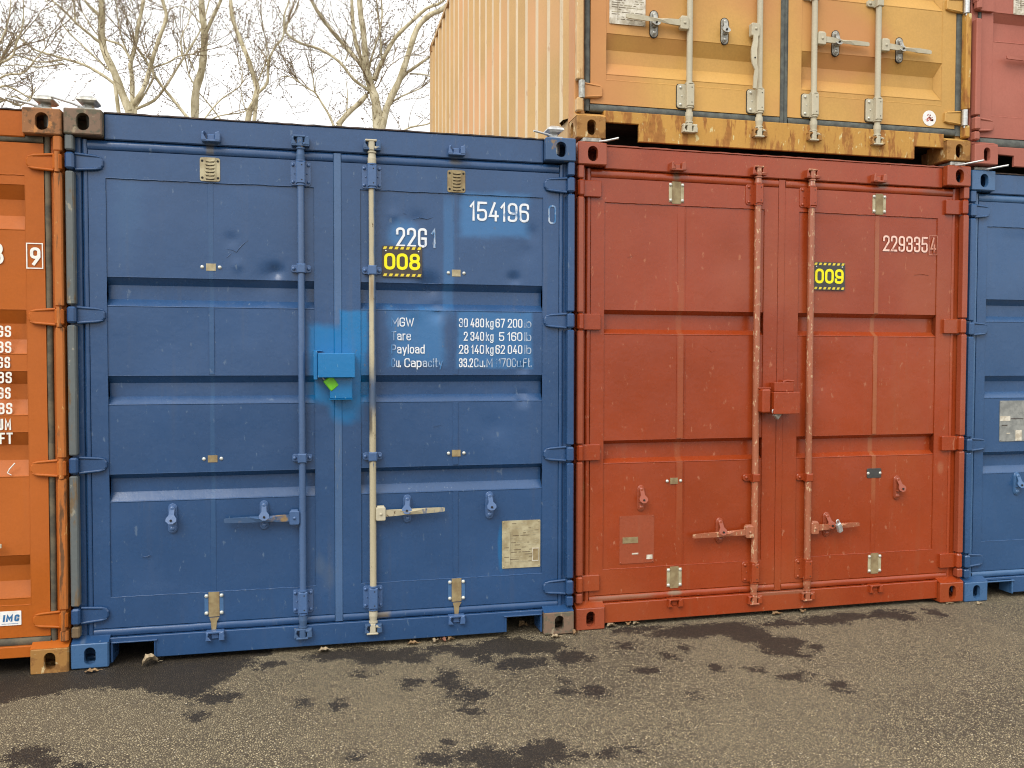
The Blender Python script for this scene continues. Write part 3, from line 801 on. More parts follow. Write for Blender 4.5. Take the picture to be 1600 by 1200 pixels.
# ------------------------------------------------------------------ the door leaf itself
def make_door(parent, x0, x1, z0, z1, px0, px1, rz0, rz1, grooves, depth, mat, label=None, scratches=(), seams=(), proud=0.005, dents=(), seed=1, end_slope=0.0, wave=0.0012):
    mb = MB(); Y = DY; B = DY + 0.045
    mb.box(x0, px0, Y, B, z0, z1); mb.box(px1, x1, Y, B, z0, z1)
    mb.box(px0, px1, Y, B, z0, rz0); mb.box(px0, px1, Y, B, rz1, z1)
    rnd = random.Random(seed); ph = [rnd.uniform(0, 6) for _ in range(6)]
    yp = Y + proud
    def dis(x, z):
        e = min(1.0, (x - px0) / .08, (px1 - x) / .08, (z - rz0) / .06, (rz1 - z) / .06); e = max(e, 0)
        d = wave * (math.sin(x * 5.1 + ph[0] + z * 1.7) + math.sin(z * 6.3 + ph[1] - x * 2.2) + .6 * math.sin(x * 11 + z * 9 + ph[2]))
        for (cx, cz, rr, a) in dents: d += a * math.exp(-((x - cx) ** 2 + (z - cz) ** 2) / (rr * rr))
        return d * e
    NX = 84
    xs = [px0 + (px1 - px0) * i / NX for i in range(NX + 1)]
    def strip(za, zb, ya, yb, xsl=xs, n=None, sl=(0, 0)):
        n = n or max(1, int(abs(za - zb) / 0.013)); vs = []
        for j in range(n + 1):
            t = j / n; z = za + (zb - za) * t; y = ya + (yb - ya) * t
            dd = (y - yp)
            for x in xsl: 
                xx = x
                vs.append((xx, y + dis(x, z), z))
        m = len(xsl); fs = []
        for j in range(n):
            for i in range(m - 1): fs.append([j * m + i, (j + 1) * m + i, (j + 1) * m + i + 1, j * m + i + 1])
        mb.add(vs, fs, 0, True)
    z = rz1
    for (t, a, b, c) in grooves:
        strip(z, t, yp, yp); strip(t, a, yp, yp + depth, n=3); strip(a, b, yp + depth, yp + depth); strip(b, c, yp + depth, yp, n=3)
        for (ze, rr_) in ((c, .0042), (t, .0028)): mb.tube([(x, yp + .0022 + dis(x, ze), ze + (.0012 if ze == c else -.001)) for x in xs[::3]], rr_, 6)
        for xe, s in ((px0, 1), (px1, -1)):
            q = [(xe, yp, t), (xe, yp + depth, a), (xe, yp + depth, b), (xe, yp, c)]
            if end_slope and s < 0: q = [(xe, yp, t), (xe - end_slope, yp + depth - .002, a), (xe - end_slope, yp + depth - .002, b), (xe, yp, c)]
            mb.add(q, [(0, 1, 2, 3) if s > 0 else (3, 2, 1, 0)])
        z = c
    strip(z, rz0, yp, yp)
    mb.box(x0 + .01, x1 - .01, yp + depth + .012, yp + depth + .016, z0 + .01, z1 - .01)
    zz = rz1
    for (t, a, b, c) in list(grooves) + [(rz0, 0, 0, 0)]:
        for (sx, sw, th) in seams: 
            if px0 < sx < px1: mb.cbox(sx - sw / 2, sx + sw / 2, yp - th, yp + .004, t + .002, zz - .002, .0012)
        zz = c
    for sc in scratches: mb.tube([(a, yp - .0004, b) for a, b in sc], [.0008] + [.0020] * (len(sc) - 2) + [.0006], 5)
    # weld beads along the frame
    for (xa) in (px0, px1):
        pts = []; k = 40
        for i in range(k + 1): pts.append((xa + rnd.uniform(-.0007, .0007), Y + .0015, rz0 + (rz1 - rz0) * i / k))
        mb.tube(pts, .0022, 5)
    for za in (rz0, rz1):
        pts = []; k = 40
        for i in range(k + 1): pts.append((px0 + (px1 - px0) * i / k, Y + .002, za + rnd.uniform(-.0015, .0015)))
        mb.tube(pts, .0032, 5)
    return mb.build('door', mat, parent, label)

def gasket(door, xo0, xo1, x0, x1, z0, z1, h0, h1, mat, side, name='door_gasket'):
    """U-shaped seal: outer upright xo0..xo1, top z1..h1, bottom h0..z0, from x0 to x1"""
    mb = MB()
    def soft(a, b, c, d, horizontal):
        n = 26; vs = []; rnd = random.Random(int(a * 999 + c * 77))
        for i in range(n + 1):
            t = i / n; wv = rnd.uniform(-.0012, .0012)
            pr = [(0.0, .095), (0.0, .0535), (.30, .0465), (.60, .0460), (.88, .0480), (1.0, .053), (1.0, .095)]
            for (u, y) in pr:
                if horizontal: vs.append((a + (b - a) * t, y + wv * .5, c + (d - c) * (1 - u) + wv))
                else: vs.append((a + (b - a) * u + wv, y + wv * .5, c + (d - c) * t))
        m = 7; fs = []
        for i in range(n):
            for k in range(m - 1): fs.append([i * m + k, (i + 1) * m + k, (i + 1) * m + k + 1, i * m + k + 1] if horizontal else [i * m + k, i * m + k + 1, (i + 1) * m + k + 1, (i + 1) * m + k])
        mb.add([v for v in vs], fs, 0, True)
    soft(xo0, xo1, h0, h1, False)
    soft(x0, x1, z1 + .001, h1, True)
    soft(x0, x1, h0, z0 - .001, True)
    mb.build(name, mat, door)

def shell(root, mats, sill, post_y=0.006, header_z=(2.464, 2.584), wall=True, sill_y=0.030, hdr_y=0.040, post_w=0.036, cast_hole=((.056, .080), (.050, .084)), phase=0.0, sill_top=.128, postlabel=None):
    """frame, walls and castings of one container; mats: dict"""
    for side, x in (('L', 0.0), ('R', W - 0.162)):
        for top in (True, False):
            z = H - 0.118 if top else 0.0
            hw, hh = cast_hole[0] if top else cast_hole[1]
            casting(root, (x, 0, z), side, top, mats['cast_' + side + ('t' if top else 'b')], hw, hh)
            casting(root, (x, L, z), 'R' if side == 'L' else 'L', top, mats['cast'], rear=True)
    for side in 'LR':
        sx = (lambda v: v) if side == 'L' else (lambda v: W - v)
        mb = MB()
        def bx(a, b, *r, bev=.004): mb.cbox(min(sx(a), sx(b)), max(sx(a), sx(b)), *r, bev)
        # the outer flange is interrupted by the hinges
        zs = [0.143] + sorted([h + d for h in mats['hz'] for d in (-.0475, .0475)]) + [H - 0.1185]
        rnd = random.Random(3)
        for i in range(0, len(zs), 2):
            if zs[i + 1] > zs[i]: bx(.002, .002 + post_w, post_y, .052, zs[i], zs[i + 1], bev=.006)
        mb.build('corner_post', mats.get('post_' + side, mats['body']), root)
        mb = MB()
        bx(.003, .061, .056, .17, .1185, H - .1185)
        a, b = sx(.001), sx(.163)
        x0, x1 = min(a, b), max(a, b)
        mb.add([(x0, .003, .1183), (x1, .003, .1183), (x1, .050, .142), (x0, .050, .142), (x0, .17, .142), (x1, .17, .142), (x0, .17, .1183), (x1, .17, .1183)],
               [(0, 1, 2, 3), (3, 2, 5, 4), (0, 3, 4, 6), (1, 7, 5, 2), (0, 6, 7, 1)])
        mb.build('corner_post', mats['body'], root)
        mb = MB(); bx(.002, .06, L - .17, L - .005, .1185, H - .1185); mb.build('corner_post', mats['side'], root)
        # walls and rails
        w_ = corrugated(0.010 if side == 'L' else W - .010, -1 if side == 'L' else 1, .17, L - .17, .172, 2.535, phase)
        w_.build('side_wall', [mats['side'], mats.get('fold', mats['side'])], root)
        mb = MB(); bx(.004, .06, .179, L - .179, 2.536, 2.583); mb.build('side_rail', mats['side'], root)
        mb = MB(); bx(.034, .10, .179, L - .179, .030, .171); mb.build('side_rail', mats['side'], root)
    mb = MB()
    mb.cbox(.1625, W - .1625, hdr_y, .16, header_z[0], header_z[1], .005)
    n = 60; rnd = random.Random(5)
    top = []
    mb.build('header', mats['body'], root)
    mb = MB(); xs = [.163 + (W - .326) * i / n for i in range(n + 1)]
    vs = []
    for x in xs:
        j = rnd.uniform(0, .0035)
        for (y, z) in ((hdr_y - .004, header_z[1] - .001 + j * .4), (hdr_y - .004, header_z[1] + .004 + j), (.178, header_z[1] + .005), (.178, header_z[1] + .001)): vs.append((x, y, z))
    fs = []
    for i in range(n):
        for k in range(4): fs.append([4 * i + k, 4 * i + (k + 1) % 4, 4 * i + 4 + (k + 1) % 4, 4 * i + 4 + k][::-1])
    mb.add(vs, fs); mb.build('roof_edge', mats.get('lip', M['lipdark']), root)
    mb = MB(); mb.prism(sill, sill_y, sill_y + .016, 0, .003); tp = max(q[1] for q in sill); mb.box(.163, W - .163, sill_y + .0165, .15, tp - .02, tp - .0005); mb.build('door_sill', mats['sill'], root)
    mb = MB()                                        # corrugated roof
    ys = []; y = .18; vs = []; fs = []
    while y < L - .18:
        for dy, d in ((0, 0), (.07, 0), (.10, .018), (.17, .018)): ys.append((min(y + dy, L - .18), d))
        y += .21
    for (yy, d) in ys: vs += [(.06, yy, 2.577 - d), (W - .06, yy, 2.577 - d)]
    for i in range(len(ys) - 1): fs.append([2 * i, 2 * i + 1, 2 * i + 3, 2 * i + 2])
    mb.add(vs, fs); mb.build('roof', mats['side'], root)
    mb = MB()
    mb.box(.10, W - .10, .151, L - .08, .10, .16)
    for i in range(14): mb.box(.10, W - .10, .3 + i * .42, .35 + i * .42, .035, .0995)
    mb.build('underframe', M['dark'], root)
    w_ = MB(); n = 17; vs = []; fs = []; x = .062; prof = []
    while x < W - .062:
        for dx, d in ((0, 0), (.07, 0), (.10, .03), (.16, .03)): prof.append((min(x + dx, W - .062), d))
        x += .19
    for (xx, d) in prof: vs += [(xx, L - .02 - d, .14), (xx, L - .02 - d, 2.57)]
    for i in range(len(prof) - 1): fs.append([2 * i + 2, 2 * i, 2 * i + 1, 2 * i + 3])
    w_.add(vs, fs); w_.build('rear_wall', mats['side'], root)

HZ = [2.354, 1.648, .949, .243]
def sill_poly(notch, z0=.022, top=.128, zt=.103):
    a, b = .1625, W - .1625
    if notch: return [(a, zt), (.358, zt), (.358, z0), (W - .358, z0), (W - .358, zt), (b, zt), (b, top), (a, top)]
    return [(a, z0), (b, z0), (b, top), (a, top)]

def notch_lips(root, mat, y=.030):
    for s in (0, 1):
        mb = MB(); f = (lambda v: v) if s == 0 else (lambda v: W - v)
        mb.cbox(min(f(.17), f(.374)), max(f(.17), f(.374)), y - .012, y + .01, .1035, .110, .002)
        mb.cbox(min(f(.3585), f(.366)), max(f(.3585), f(.366)), y - .006, y + .10, .024, .103, .002)
        mb.cbox(min(f(.166), f(.176)), max(f(.166), f(.176)), y - .004, .16, .012, .102, .002)
        mb.build('forklift_pocket', mat, root)

BG = [(1.832, 1.794, 1.728, 1.692), (1.367, 1.330, 1.266, 1.228), (.901, .875, .810, .766)]
RG = [(1.717, 1.692, 1.612, 1.583), (1.011, .988, .908, .883)]
GG = [(2.146, 2.072, 2.000, 1.925), (1.624, 1.55, 1.478, 1.403), (1.103, 1.028, .955, .882), (.582, .505, .433, .360)]
OG = [(2.252, 2.186, 2.112, 2.044), (1.682, 1.617, 1.544, 1.476), (1.400, 1.338, 1.266, 1.194), (1.119, 1.054, .985, .911), (.550, .494, .422, .347)]
MG = [(2.30, 2.25, 2.17, 2.13), (1.60, 1.55, 1.47, 1.43), (.918, .866, .760, .742)]
GROUP = 'shipping containers lined up and stacked in the yard'

# ================================================================== blue container 008
b8 = empty('shipping_container', (0, 0, 0))
tag(b8, 'blue shipping container with number plate 008 and a bright blue lock box on its doors', 'container', GROUP)
mb_ = dict(body=M['blue'], side=M['blue'], cast=M['blue_cast'], cast_Lt=M['casting_brown'], cast_Rt=M['blue_cast'], cast_Lb=M['blue_pale'], cast_Rb=M['casting_brown'], sill=M['blue'], post_L=M['blue_bare'], post_R=M['blue'], hz=HZ)
shell(b8, mb_, sill_poly(True))
notch_lips(b8, M['blue'])
bdl = make_door(b8, .090, 1.204, .170, 2.416, .163, 1.112, .315, 2.289, BG, .034, M['blue'], seams=((.628, .026, .0016),), seed=2,
                dents=((.72, 2.02, .03, .005), (.75, 1.90, .025, -.005), (.93, 1.875, .028, .015), (.90, 1.845, .05, .010), (.5, 1.5, .2, .003), (.35, .5, .12, .003), (.8, 1.1, .12, .003)), scratches=([(.70, 1.975), (.725, 1.972), (.745, 1.962), (.77, 1.995), (.80, 2.02)], [(.695, 1.93), (.71, 1.942), (.722, 1.955)], [(.30, .50), (.33, .503), (.345, .51)]))
bdr = make_door(b8, 1.244, 2.360, .170, 2.416, 1.334, 2.275, .315, 2.289, BG, .034, M['blue'], seams=((1.815, .026, .0018),), seed=5,
                dents=((1.68, 1.82, .05, .018), (1.72, 1.68, .035, .012), (1.60, 1.69, .04, -.006), (2.12, 1.86, .03, .012), (2.17, 1.40, .025, .013), (2.23, 2.10, .04, .008), (1.62, 2.15, .04, .005), (1.50, 2.17, .025, -.004), (2.17, 1.235, .028, .012), (2.02, 1.10, .06, .004), (1.75, .68, .10, .003), (1.95, .55, .15, .003), (2.2, 2.0, .05, .004)), scratches=([(1.60, 2.15), (1.63, 2.162), (1.67, 2.155), (1.70, 2.165)], [(1.55, 2.18), (1.565, 2.175)], [(1.90, 2.30), (2.0, 2.285), (2.12, 2.288)], [(1.70, 1.10), (1.74, 1.112)], [(1.50, 2.34), (1.8, 2.325), (2.25, 2.33)]))
gasket(bdl, .064, .088, .0885, 1.203, .168, 2.417, .130, 2.462, M['blue'], 'L')
gasket(bdr, 2.362, 2.386, 1.2445, 2.3605, .168, 2.417, .130, 2.462, M['blue'], 'R')
mb = MB(); mb.prism(rrect(1.2055, 1.2435, .1305, 2.4615, .003), .0465, .09, 0, .003); mb.build('centre_seal', paint('blue_scuffed_seal', (0.055, 0.115, 0.235), rust=.3, rustcol=(.14, .14, .10), rscale=5, rstretch=(8, 1, .6), streak=.4, spots=blue_spots[:3]), bdl)
for z in HZ:
    hinge(bdl, 'L', z, 'tab', M['blue'], M['blue']); hinge(bdr, 'R', z, 'tab', M['blue'], M['blue'])
locking_bar(bdl, 1.049, .095, 2.498, paint('blue_bar_paint', (0.060, 0.115, 0.235), wav=.2, spots=blue_spots[:1]), M['blue_cast'])
locking_bar(bdr, 1.392, .095, 2.498, M['cream_bar'], M['cream'])
blue_fit = paint('blue_fittings', (0.055, 0.115, 0.25), wav=.2, streak=.2, rust=.05, rustcol=(.2, .15, .08))
for d, x in ((bdl, 1.049), (bdr, 1.392)):
    for z in (2.350, .246): big_bracket(d, x, z, 'both', blue_fit)
    for z in (1.887, .959): small_bracket(d, x, z, 'both', blue_fit)
    for z, u in ((2.502, True), (.092, False)):
        keeper(b8, x, z, M['blue_cast'], u)
for x in (.636, 1.815):
    keeper(b8, x, 2.500, blue_fit); keeper(b8, x, .108, blue_fit, False)
handle(bdl, 1.049, .668, -1, .368, -.002, M['blue_cast'], blue_fit)
handle(bdr, 1.392, .671, 1, .362, .010, M['cream_bar'], M['cream'])
retainer(bdl, .866, .682, blue_fit, .03); retainer(bdl, .444, .682, blue_fit, -.05)
retainer(bdr, 1.566, .687, blue_fit, -.12); retainer(bdr, 1.992, .689, blue_fit, .10)
for d, x in ((bdl, .628), (bdr, 1.818)):
    old_mount(d, x, 2.350, 'louvre', (M['oldplate'] if d is bdl else M['primer'], M['primer']))
    old_mount(d, x, 1.886, 'small', (M['oldplate'], M['primer'])); old_mount(d, x, .963, 'small', (M['primer'], M['primer']))
    old_mount(d, x, .255, 'riveted', (M['primer'], M['blue_pale']))
    mb = MB(); mb.prism([(x - .020, .192), (x + .026, .192), (x + .014, .172), (x + .010, .130), (x - .010, .130), (x - .014, .172)], .0415, .0425); mb.build('rust_run', M['primer'], d)
lt = MB(); text_fit(lt, '154196', 1.888, 2.200, 2.156, .098, .0115, .0520); lt.build('lettering', M['letter_blue'], bdr, 'white number 154196')
lt = MB(); text_fit(lt, '0', 2.303, 2.345, 2.153, .098, .0085, .0475); lt.build('lettering', M['letter_faint'], bdr, 'faint boxed digit 0')
lt = MB(); text_fit(lt, '22G', 1.512, 1.668, 2.010, .098, .0120, .0520); lt.build('lettering', M['letter_blue'], bdr, 'white code 22G')
lt = MB(); text_fit(lt, '1', 1.690, 1.715, 2.010, .098, .0110, .0520); lt.build('lettering', M['letter_faint'], bdr)
rows = [('MGW', 1.487, 1.602, 1.610, '30 480 kg 67 200', 1.832, 2.168, 'lb'), ('Tare', 1.487, 1.586, 1.541, '2 340 kg  5 160', 1.857, 2.168, 'lb'),
        ('Payload', 1.487, 1.656, 1.474, '28 140 kg 62 040', 1.832, 2.168, 'lb'), ('Cu. Capacity', 1.487, 1.748, 1.405, None, 0, 0, '')]
lf = lettermat('white_letters_fading_left', (.70, .74, .78), TOUCH[:3], .18, fade=(1.485, 1.535))
def word(s, xa, xb, z, h, t, mat, label=None, y=.0520):
    q = MB(); text_fit(q, s, xa, xb, z, h, t, y); return q.build('lettering', mat, bdr, label)
hh, t = .046, .0056
for s, xa, xb, z, s2, xc, xd, s3 in rows:
    if s.startswith('Cu'):
        word('Cu', 1.487, 1.528, z, hh, t, lf); word('. Cap', 1.530, 1.640, z, hh, t, M['letter_blue']); word('acity', 1.646, 1.748, z, hh, t, M['letter_faint'])
        word('33.2', 1.832, 1.905, z, hh, t, M['letter_blue']); word('Cu.', 1.911, 1.968, z, hh, t, M['letter_mid']); word('M 1170Cu.Ft.', 1.976, 2.216, z, hh, .0048, M['letter_faint'])
    else:
        word(s, xa, xb, z, hh, t, lf)
        kg, lb_ = s2.split(' kg ')
        word(kg, xc, 1.963, z, hh, t, M['letter_blue']); word('kg', 1.972, 2.013, z, hh, t, M['letter_mid'])
        word(lb_.strip(), 2.023 if lb_.strip()[0] == '6' else 2.042, 2.166, z, hh, t, M['letter_blue']); word('lb', 2.176, 2.214, z, hh, .0048, M['letter_faint'])
number_plate(bdr, 1.443, 1.643, 1.858, 2.014, '008', M['signblack'])
data_plate(bdr, 2.060, 2.266, .352, .602, M['oldplate'], extras=((2.222, 2.256, .385, .455, 0), (2.226, 2.254, .389, .449, 1)))
# welded lock box across the meeting of the doors
mb = MB()
mb.cbox(1.126, 1.303, -.060, .048, 1.356, 1.474, .003)
lb = mb.build('lock_box', M['spray'], bdr, 'bright blue welded lock box')
mb = MB(); mb.cbox(1.183, 1.291, -.012, .048, 1.252, 1.3555, .003); mb.cbox(1.180, 1.294, -.016, .048, 1.246, 1.2515, .002); mb.build('lock_box', M['spray'], bdr)
mb = MB(); mb.cbox(1.106, 1.125, -.045, .048, 1.345, 1.483, .003); mb.cbox(1.104, 1.150, .030, .048, 1.484, 1.490, .002); mb.build('lock_box', M['spray'], bdl)

# ================================================================== red container 009
r9 = empty('shipping_container', (2.4613, .0393, -.0018), .0147)
tag(r9, 'oxide red shipping container with number plate 009 under the ochre one', 'container', GROUP)
mr_ = dict(body=M['red'], side=M['red'], cast=M['red_worn'], cast_Lt=M['red_worn'], cast_Rt=M['red'], cast_Lb=M['red_worn'], cast_Rb=M['red'], sill=M['red'], post_L=M['red_worn'], post_R=M['red_worn'], hz=HZ, lip=M['red_worn'])
shell(r9, mr_, sill_poly(False), sill_y=.026)
rdl = make_door(r9, .090, 1.200, .170, 2.416, .165, 1.116, .308, 2.291, RG, .034, M['red'], seams=((.612, .040, .0014), (.640, .004, .0022)), seed=9, scratches=([(.75, 1.52), (.80, 1.49), (.84, 1.50)], [(.3, 2.0), (.33, 2.01)]), dents=((.9, 2.0, .12, .005), (.4, 1.3, .3, .002), (.8, .6, .2, .002)))
rdr = make_door(r9, 1.244, 2.352, .170, 2.416, 1.331, 2.254, .312, 2.288, RG, .034, M['red'], seams=((1.845, .028, .0024),), seed=12, scratches=([(2.10, 1.95), (2.16, 1.955), (2.2, 1.948)], [(1.5, .62), (1.53, .60)], [(2.15, 1.52), (2.12, 1.47)]), dents=((1.70, .9, .15, .004), (1.50, 1.35, .12, .004), (2.1, 1.9, .25, .003), (2.30, .80, .05, .004)))
gasket(rdl, .064, .088, .0885, 1.1995, .168, 2.417, .130, 2.462, M['red'], 'L')
gasket(rdr, 2.354, 2.378, 1.2445, 2.3525, .168, 2.417, .130, 2.462, M['red'], 'R')
mb = MB(); mb.prism(rrect(1.2025, 1.2435, .1305, 2.4615, .003), .0465, .09, 0, .003); mb.build('centre_seal', M['red'], rdl)
for z in HZ:
    hinge(rdl, 'L', z, 'flat', M['red'], M['red']); hinge(rdr, 'R', z, 'flat', M['red'], M['red'])
for d, x, s in ((rdl, 1.060, 0), (rdr, 1.396, 0)):
    locking_bar(d, x, .098, 2.492, M['red_bar'], M['red_bar'], .0185)
    for z in (2.368, .247): big_bracket(d, x, z, 'left', M['red'])
    small_bracket(d, x, .784 if d is rdl else .776, 'left', M['red'])
    for z, u in ((2.496, True), (.094, False)): keeper(r9, x, z, M['red'], u)
for x in (.575, 1.828): keeper(r9, x, 2.496, M['red_worn'])
for x in (.577, 1.845): keeper(r9, x, .108, M['red'], False)
handle(rdl, 1.060, .482, -1, .382, -.010, M['red_bar'], M['red_bar'])
handle(rdr, 1.396, .484, 1, .332, .010, M['red_bar'], M['red_bar'])
retainer(rdl, .856, .492, M['red_worn'], .10); retainer(rdl, .384, .690, M['red_worn'], .05)
retainer(rdr, 1.532, .496, M['red_worn'], .30); retainer(rdr, 2.000, .694, M['red_worn'], .25)
for d, x, z in ((rdl, .578, 2.358), (rdr, 1.850, 2.352), (rdl, .583, .243), (rdr, 1.855, .250)): old_mount(d, x, z, 'riveted', (M['primer'], M['oldplate']))
old_mount(rdl, .580, .778, 'small', (M['primer'], M['primer'])); old_mount(rdr, 1.848, .783, 'clip', (M['signblack2'], M['signblack2']))
lt = MB(); text_fit(lt, '229335', 1.884, 2.188, 2.082, .092, .0110, .0520); lt.build('lettering', M['letter_red'], rdr, 'worn pale number 229335')
lt = MB(); text_fit(lt, '4', 2.204, 2.243, 2.080, .092, .0100, .0490)
for q in ((2.195, 2.251, 2.070, 2.0725), (2.195, 2.251, 2.1815, 2.184), (2.195, 2.1975, 2.0725, 2.1815), (2.2485, 2.251, 2.0725, 2.1815)): lt.box(q[0], q[1], .0486, .049, q[2], q[3])
lt.build('lettering', M['letter_red2'], rdr, 'nearly erased boxed digit 4')
number_plate(rdr, 1.427, 1.631, 1.847, 2.006, '009', M['signblack2'])
data_plate(rdl, .262, .464, .333, .596, M['red_worn'], rows=False, extras=((.280, .370, .445, .478, 1), (.420, .455, .352, .376, 0), (.335, .372, .382, .390, 0)))
mb = MB()
mb.cbox(1.124, 1.284, -.060, .048, 1.146, 1.269, .003)
mb.cbox(1.158, 1.280, -.005, .048, 1.2695, 1.320, .003)
mb.tube([(1.216, .01, 1.322), (1.24, .01, 1.330), (1.285, .012, 1.326)], .008, 6)
mb.build('lock_box', M['red'], rdr, 'red welded lock box')
mb = MB(); mb.cbox(1.066, 1.118, -.040, .048, 1.152, 1.284, .008); mb.cbox(1.064, 1.140, .0, .048, 1.2845, 1.292, .002); mb.build('lock_box', M['red'], rdl)

# ================================================================== ochre container on top
g0 = empty('shipping_container', (2.4701, .0923, 2.6221))
tag(g0, 'ochre yellow shipping container with rusty sill, stacked on top of the red one', 'container', GROUP)
mg_ = dict(fold=M['side_lit'], body=M['gold'], side=M['gold_side'], cast=M['casting_ochre'], cast_Lt=M['casting_ochre'], cast_Rt=M['casting_ochre'], cast_Lb=M['casting_ochre'], cast_Rb=M['casting_ochre'], sill=M['gold_rust'], post_L=M['gold_post'], post_R=M['gold_rust'], hz=[2.30, 1.62, .92, .262])
GHZ = [2.30, 1.62, .92, .262]
gs = [(.1625, .098), (.360, .098), (.360, .004), (W - .360, .004), (W - .360, .078), (W - .1625, .078), (W - .1625, .160), (.1625, .160)]
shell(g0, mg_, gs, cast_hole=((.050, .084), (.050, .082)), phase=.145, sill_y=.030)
gdl = make_door(g0, .090, 1.212, .200, 2.410, .177, 1.097, .330, 2.30, GG, .042, M['gold'], seed=20, proud=.002, dents=((.9, .15, .2, .003), (.6, .75, .15, .002)))
gdr = make_door(g0, 1.260, 2.362, .200, 2.410, 1.344, 2.271, .330, 2.30, GG, .042, M['gold'], seed=23, proud=.002, end_slope=.028)
gasket(gdl, .056, .086, .0865, 1.2105, .198, 2.412, .158, 2.455, M['rubber'], 'L')
gasket(gdr, 2.366, 2.408, 1.2615, 2.365, .198, 2.412, .158, 2.455, M['rubber'], 'R')
mb = MB(); mb.prism(rrect(1.2125, 1.2355, .1585, 2.4545, .003), .042, .09, 0, .004); mb.prism(rrect(1.2365, 1.2595, .1585, 2.4545, .003), .044, .09, 0, .005); mb.build('centre_seal', M['rubber'], gdl)
for z in GHZ:
    hinge(gdl, 'L', z, 'pin', M['gold'], M['galv']); hinge(gdr, 'R', z, 'pin', M['gold'], M['bright_galv'])
for d, x in ((gdl, .650), (gdl, 1.071), (gdr, 1.411), (gdr, 1.822)):
    locking_bar(d, x, .095, 2.498, M['cream'], M['cream'], .0165)
    for z in (.270, 2.34): big_bracket(d, x, z, 'plate', M['cream'], M['rivet'], h=.130)
    for z in ((.880, 1.6) if d is gdr else (1.0, 1.6)): small_bracket(d, x, z, 'left', M['cream'])
    for z, u in ((2.502, True), (.088, False)): keeper(g0, x, z, M['cream'] if x in (.650,) else M['casting_ochre'], u)
handle(gdl, .650, .655, -1, .372, .012, M['cream'], M['cream'])
handle(gdr, 1.411, .642, 1, .346, -.006, M['cream'], M['cream'])
handle(gdr, 1.822, .638, 1, .348, -.014, M['cream'], M['cream'])
hanging_handle(gdl, 1.071, .655, M['cream'])
retainer(gdl, .450, .649, M['galv']); retainer(gdl, .868, .646, M['galv'], -.12); retainer(gdr, 1.560, .637, M['galv']); retainer(gdr, 1.977, .632, M['galv'])
data_plate(gdl, .195, .400, .632, .90, M['whiteplate'], y=.0505)
mb = MB(); c = (2.188, .252)
mb.prism([(c[0] + .045 * math.cos(a * math.pi / 14), c[1] + .045 * math.sin(a * math.pi / 14)) for a in range(28)], .0475, .050, 0)
rnd = random.Random(4)
for i in range(22):
    a = rnd.uniform(0, 6.28); r = rnd.uniform(.004, .027); w = rnd.uniform(.003, .008)
    x, z = c[0] + r * math.cos(a), c[1] + r * math.sin(a)
    mb.prism([(x - w, z - w * .5), (x + w * .7, z - w * .8), (x + w, z + w * .4), (x - w * .2, z + w)], .0468, .0474, 1)
mb.build('round_sticker', [M['white'], M['stickerred']], gdr, 'round white sticker with faded red print')

# ================================================================== orange container at the left edge
o7 = empty('shipping_container', (-W - .008, -.006, -.010))
tag(o7, 'orange brown shipping container at the left edge with a boxed number 9', 'container', GROUP)
mo_ = dict(body=M['orange'], side=M['orange'], cast=M['casting_rust'], cast_Lt=M['casting_rust'], cast_Rt=M['casting_rust'], cast_Lb=M['casting_ochre'], cast_Rb=M['casting_ochre'], sill=M['orange'], post_L=M['orange_rust'], post_R=M['orange_rust'], hz=HZ)
shell(o7, mo_, [(.1625, .075), (W - .1625, .075), (W - .1625, .128), (.1625, .128)])
odl = make_door(o7, .090, 1.204, .165, 2.440, .170, 1.105, .315, 2.294, OG, .038, M['orange'], seed=31, proud=.002)
odr = make_door(o7, 1.244, 2.350, .165, 2.440, 1.340, 2.270, .315, 2.294, OG, .038, M['orange'], seed=32, proud=.002)
gasket(odl, .058, .086, .0865, 1.203, .163, 2.442, .124, 2.476, M['rubber'], 'L')
gasket(odr, 2.352, 2.378, 1.2445, 2.3505, .163, 2.442, .124, 2.476, M['rubber_rust'], 'R')
mb = MB(); mb.prism(rrect(1.2055, 1.2435, .1245, 2.4755, .003), .0465, .09, 0, .003); mb.build('centre_seal', M['rubber'], odl)
for z in HZ:
    hinge(odl, 'L', z, 'tab', M['orange'], M['orange_rust']); hinge(odr, 'R', z, 'tab', M['orange'], M['orange_rust'])
for d, x in ((odl, .640), (odl, 1.06), (odr, 1.39), (odr, 1.81)):
    locking_bar(d, x, .095, 2.500, M['cream'], M['cream'])
    for z in (2.36, .246): big_bracket(d, x, z, 'plate', M['cream'], M['rivet'])
    for z, u in ((2.504, True), (.092, False)): keeper(o7, x, z, M['orange'], u)
    handle(d, x, .60, -1 if d is odl else 1, .35, 0, M['cream'], M['cream'])
lt = MB(); Yl = .0470
glyph(lt, 'D9', 2.288, 1.884, .044, .082, .0135, Yl)
for q in ((2.272, 2.343, 1.868, 1.873), (2.272, 2.343, 1.981, 1.986), (2.272, 2.277, 1.873, 1.981), (2.338, 2.343, 1.873, 1.981)): lt.box(q[0], q[1], Yl - .0004, Yl, q[2], q[3])
lt.build('lettering', M['whiteletter'], odr, 'white digit 9 in a white box')
lt = MB(); text_fit(lt, '8', 2.120, 2.178, 1.884, .098, .0125, .0485); lt.build('lettering', M['whiteletter'], odr, 'white digit 8 cut by the edge')
xr = 2.210
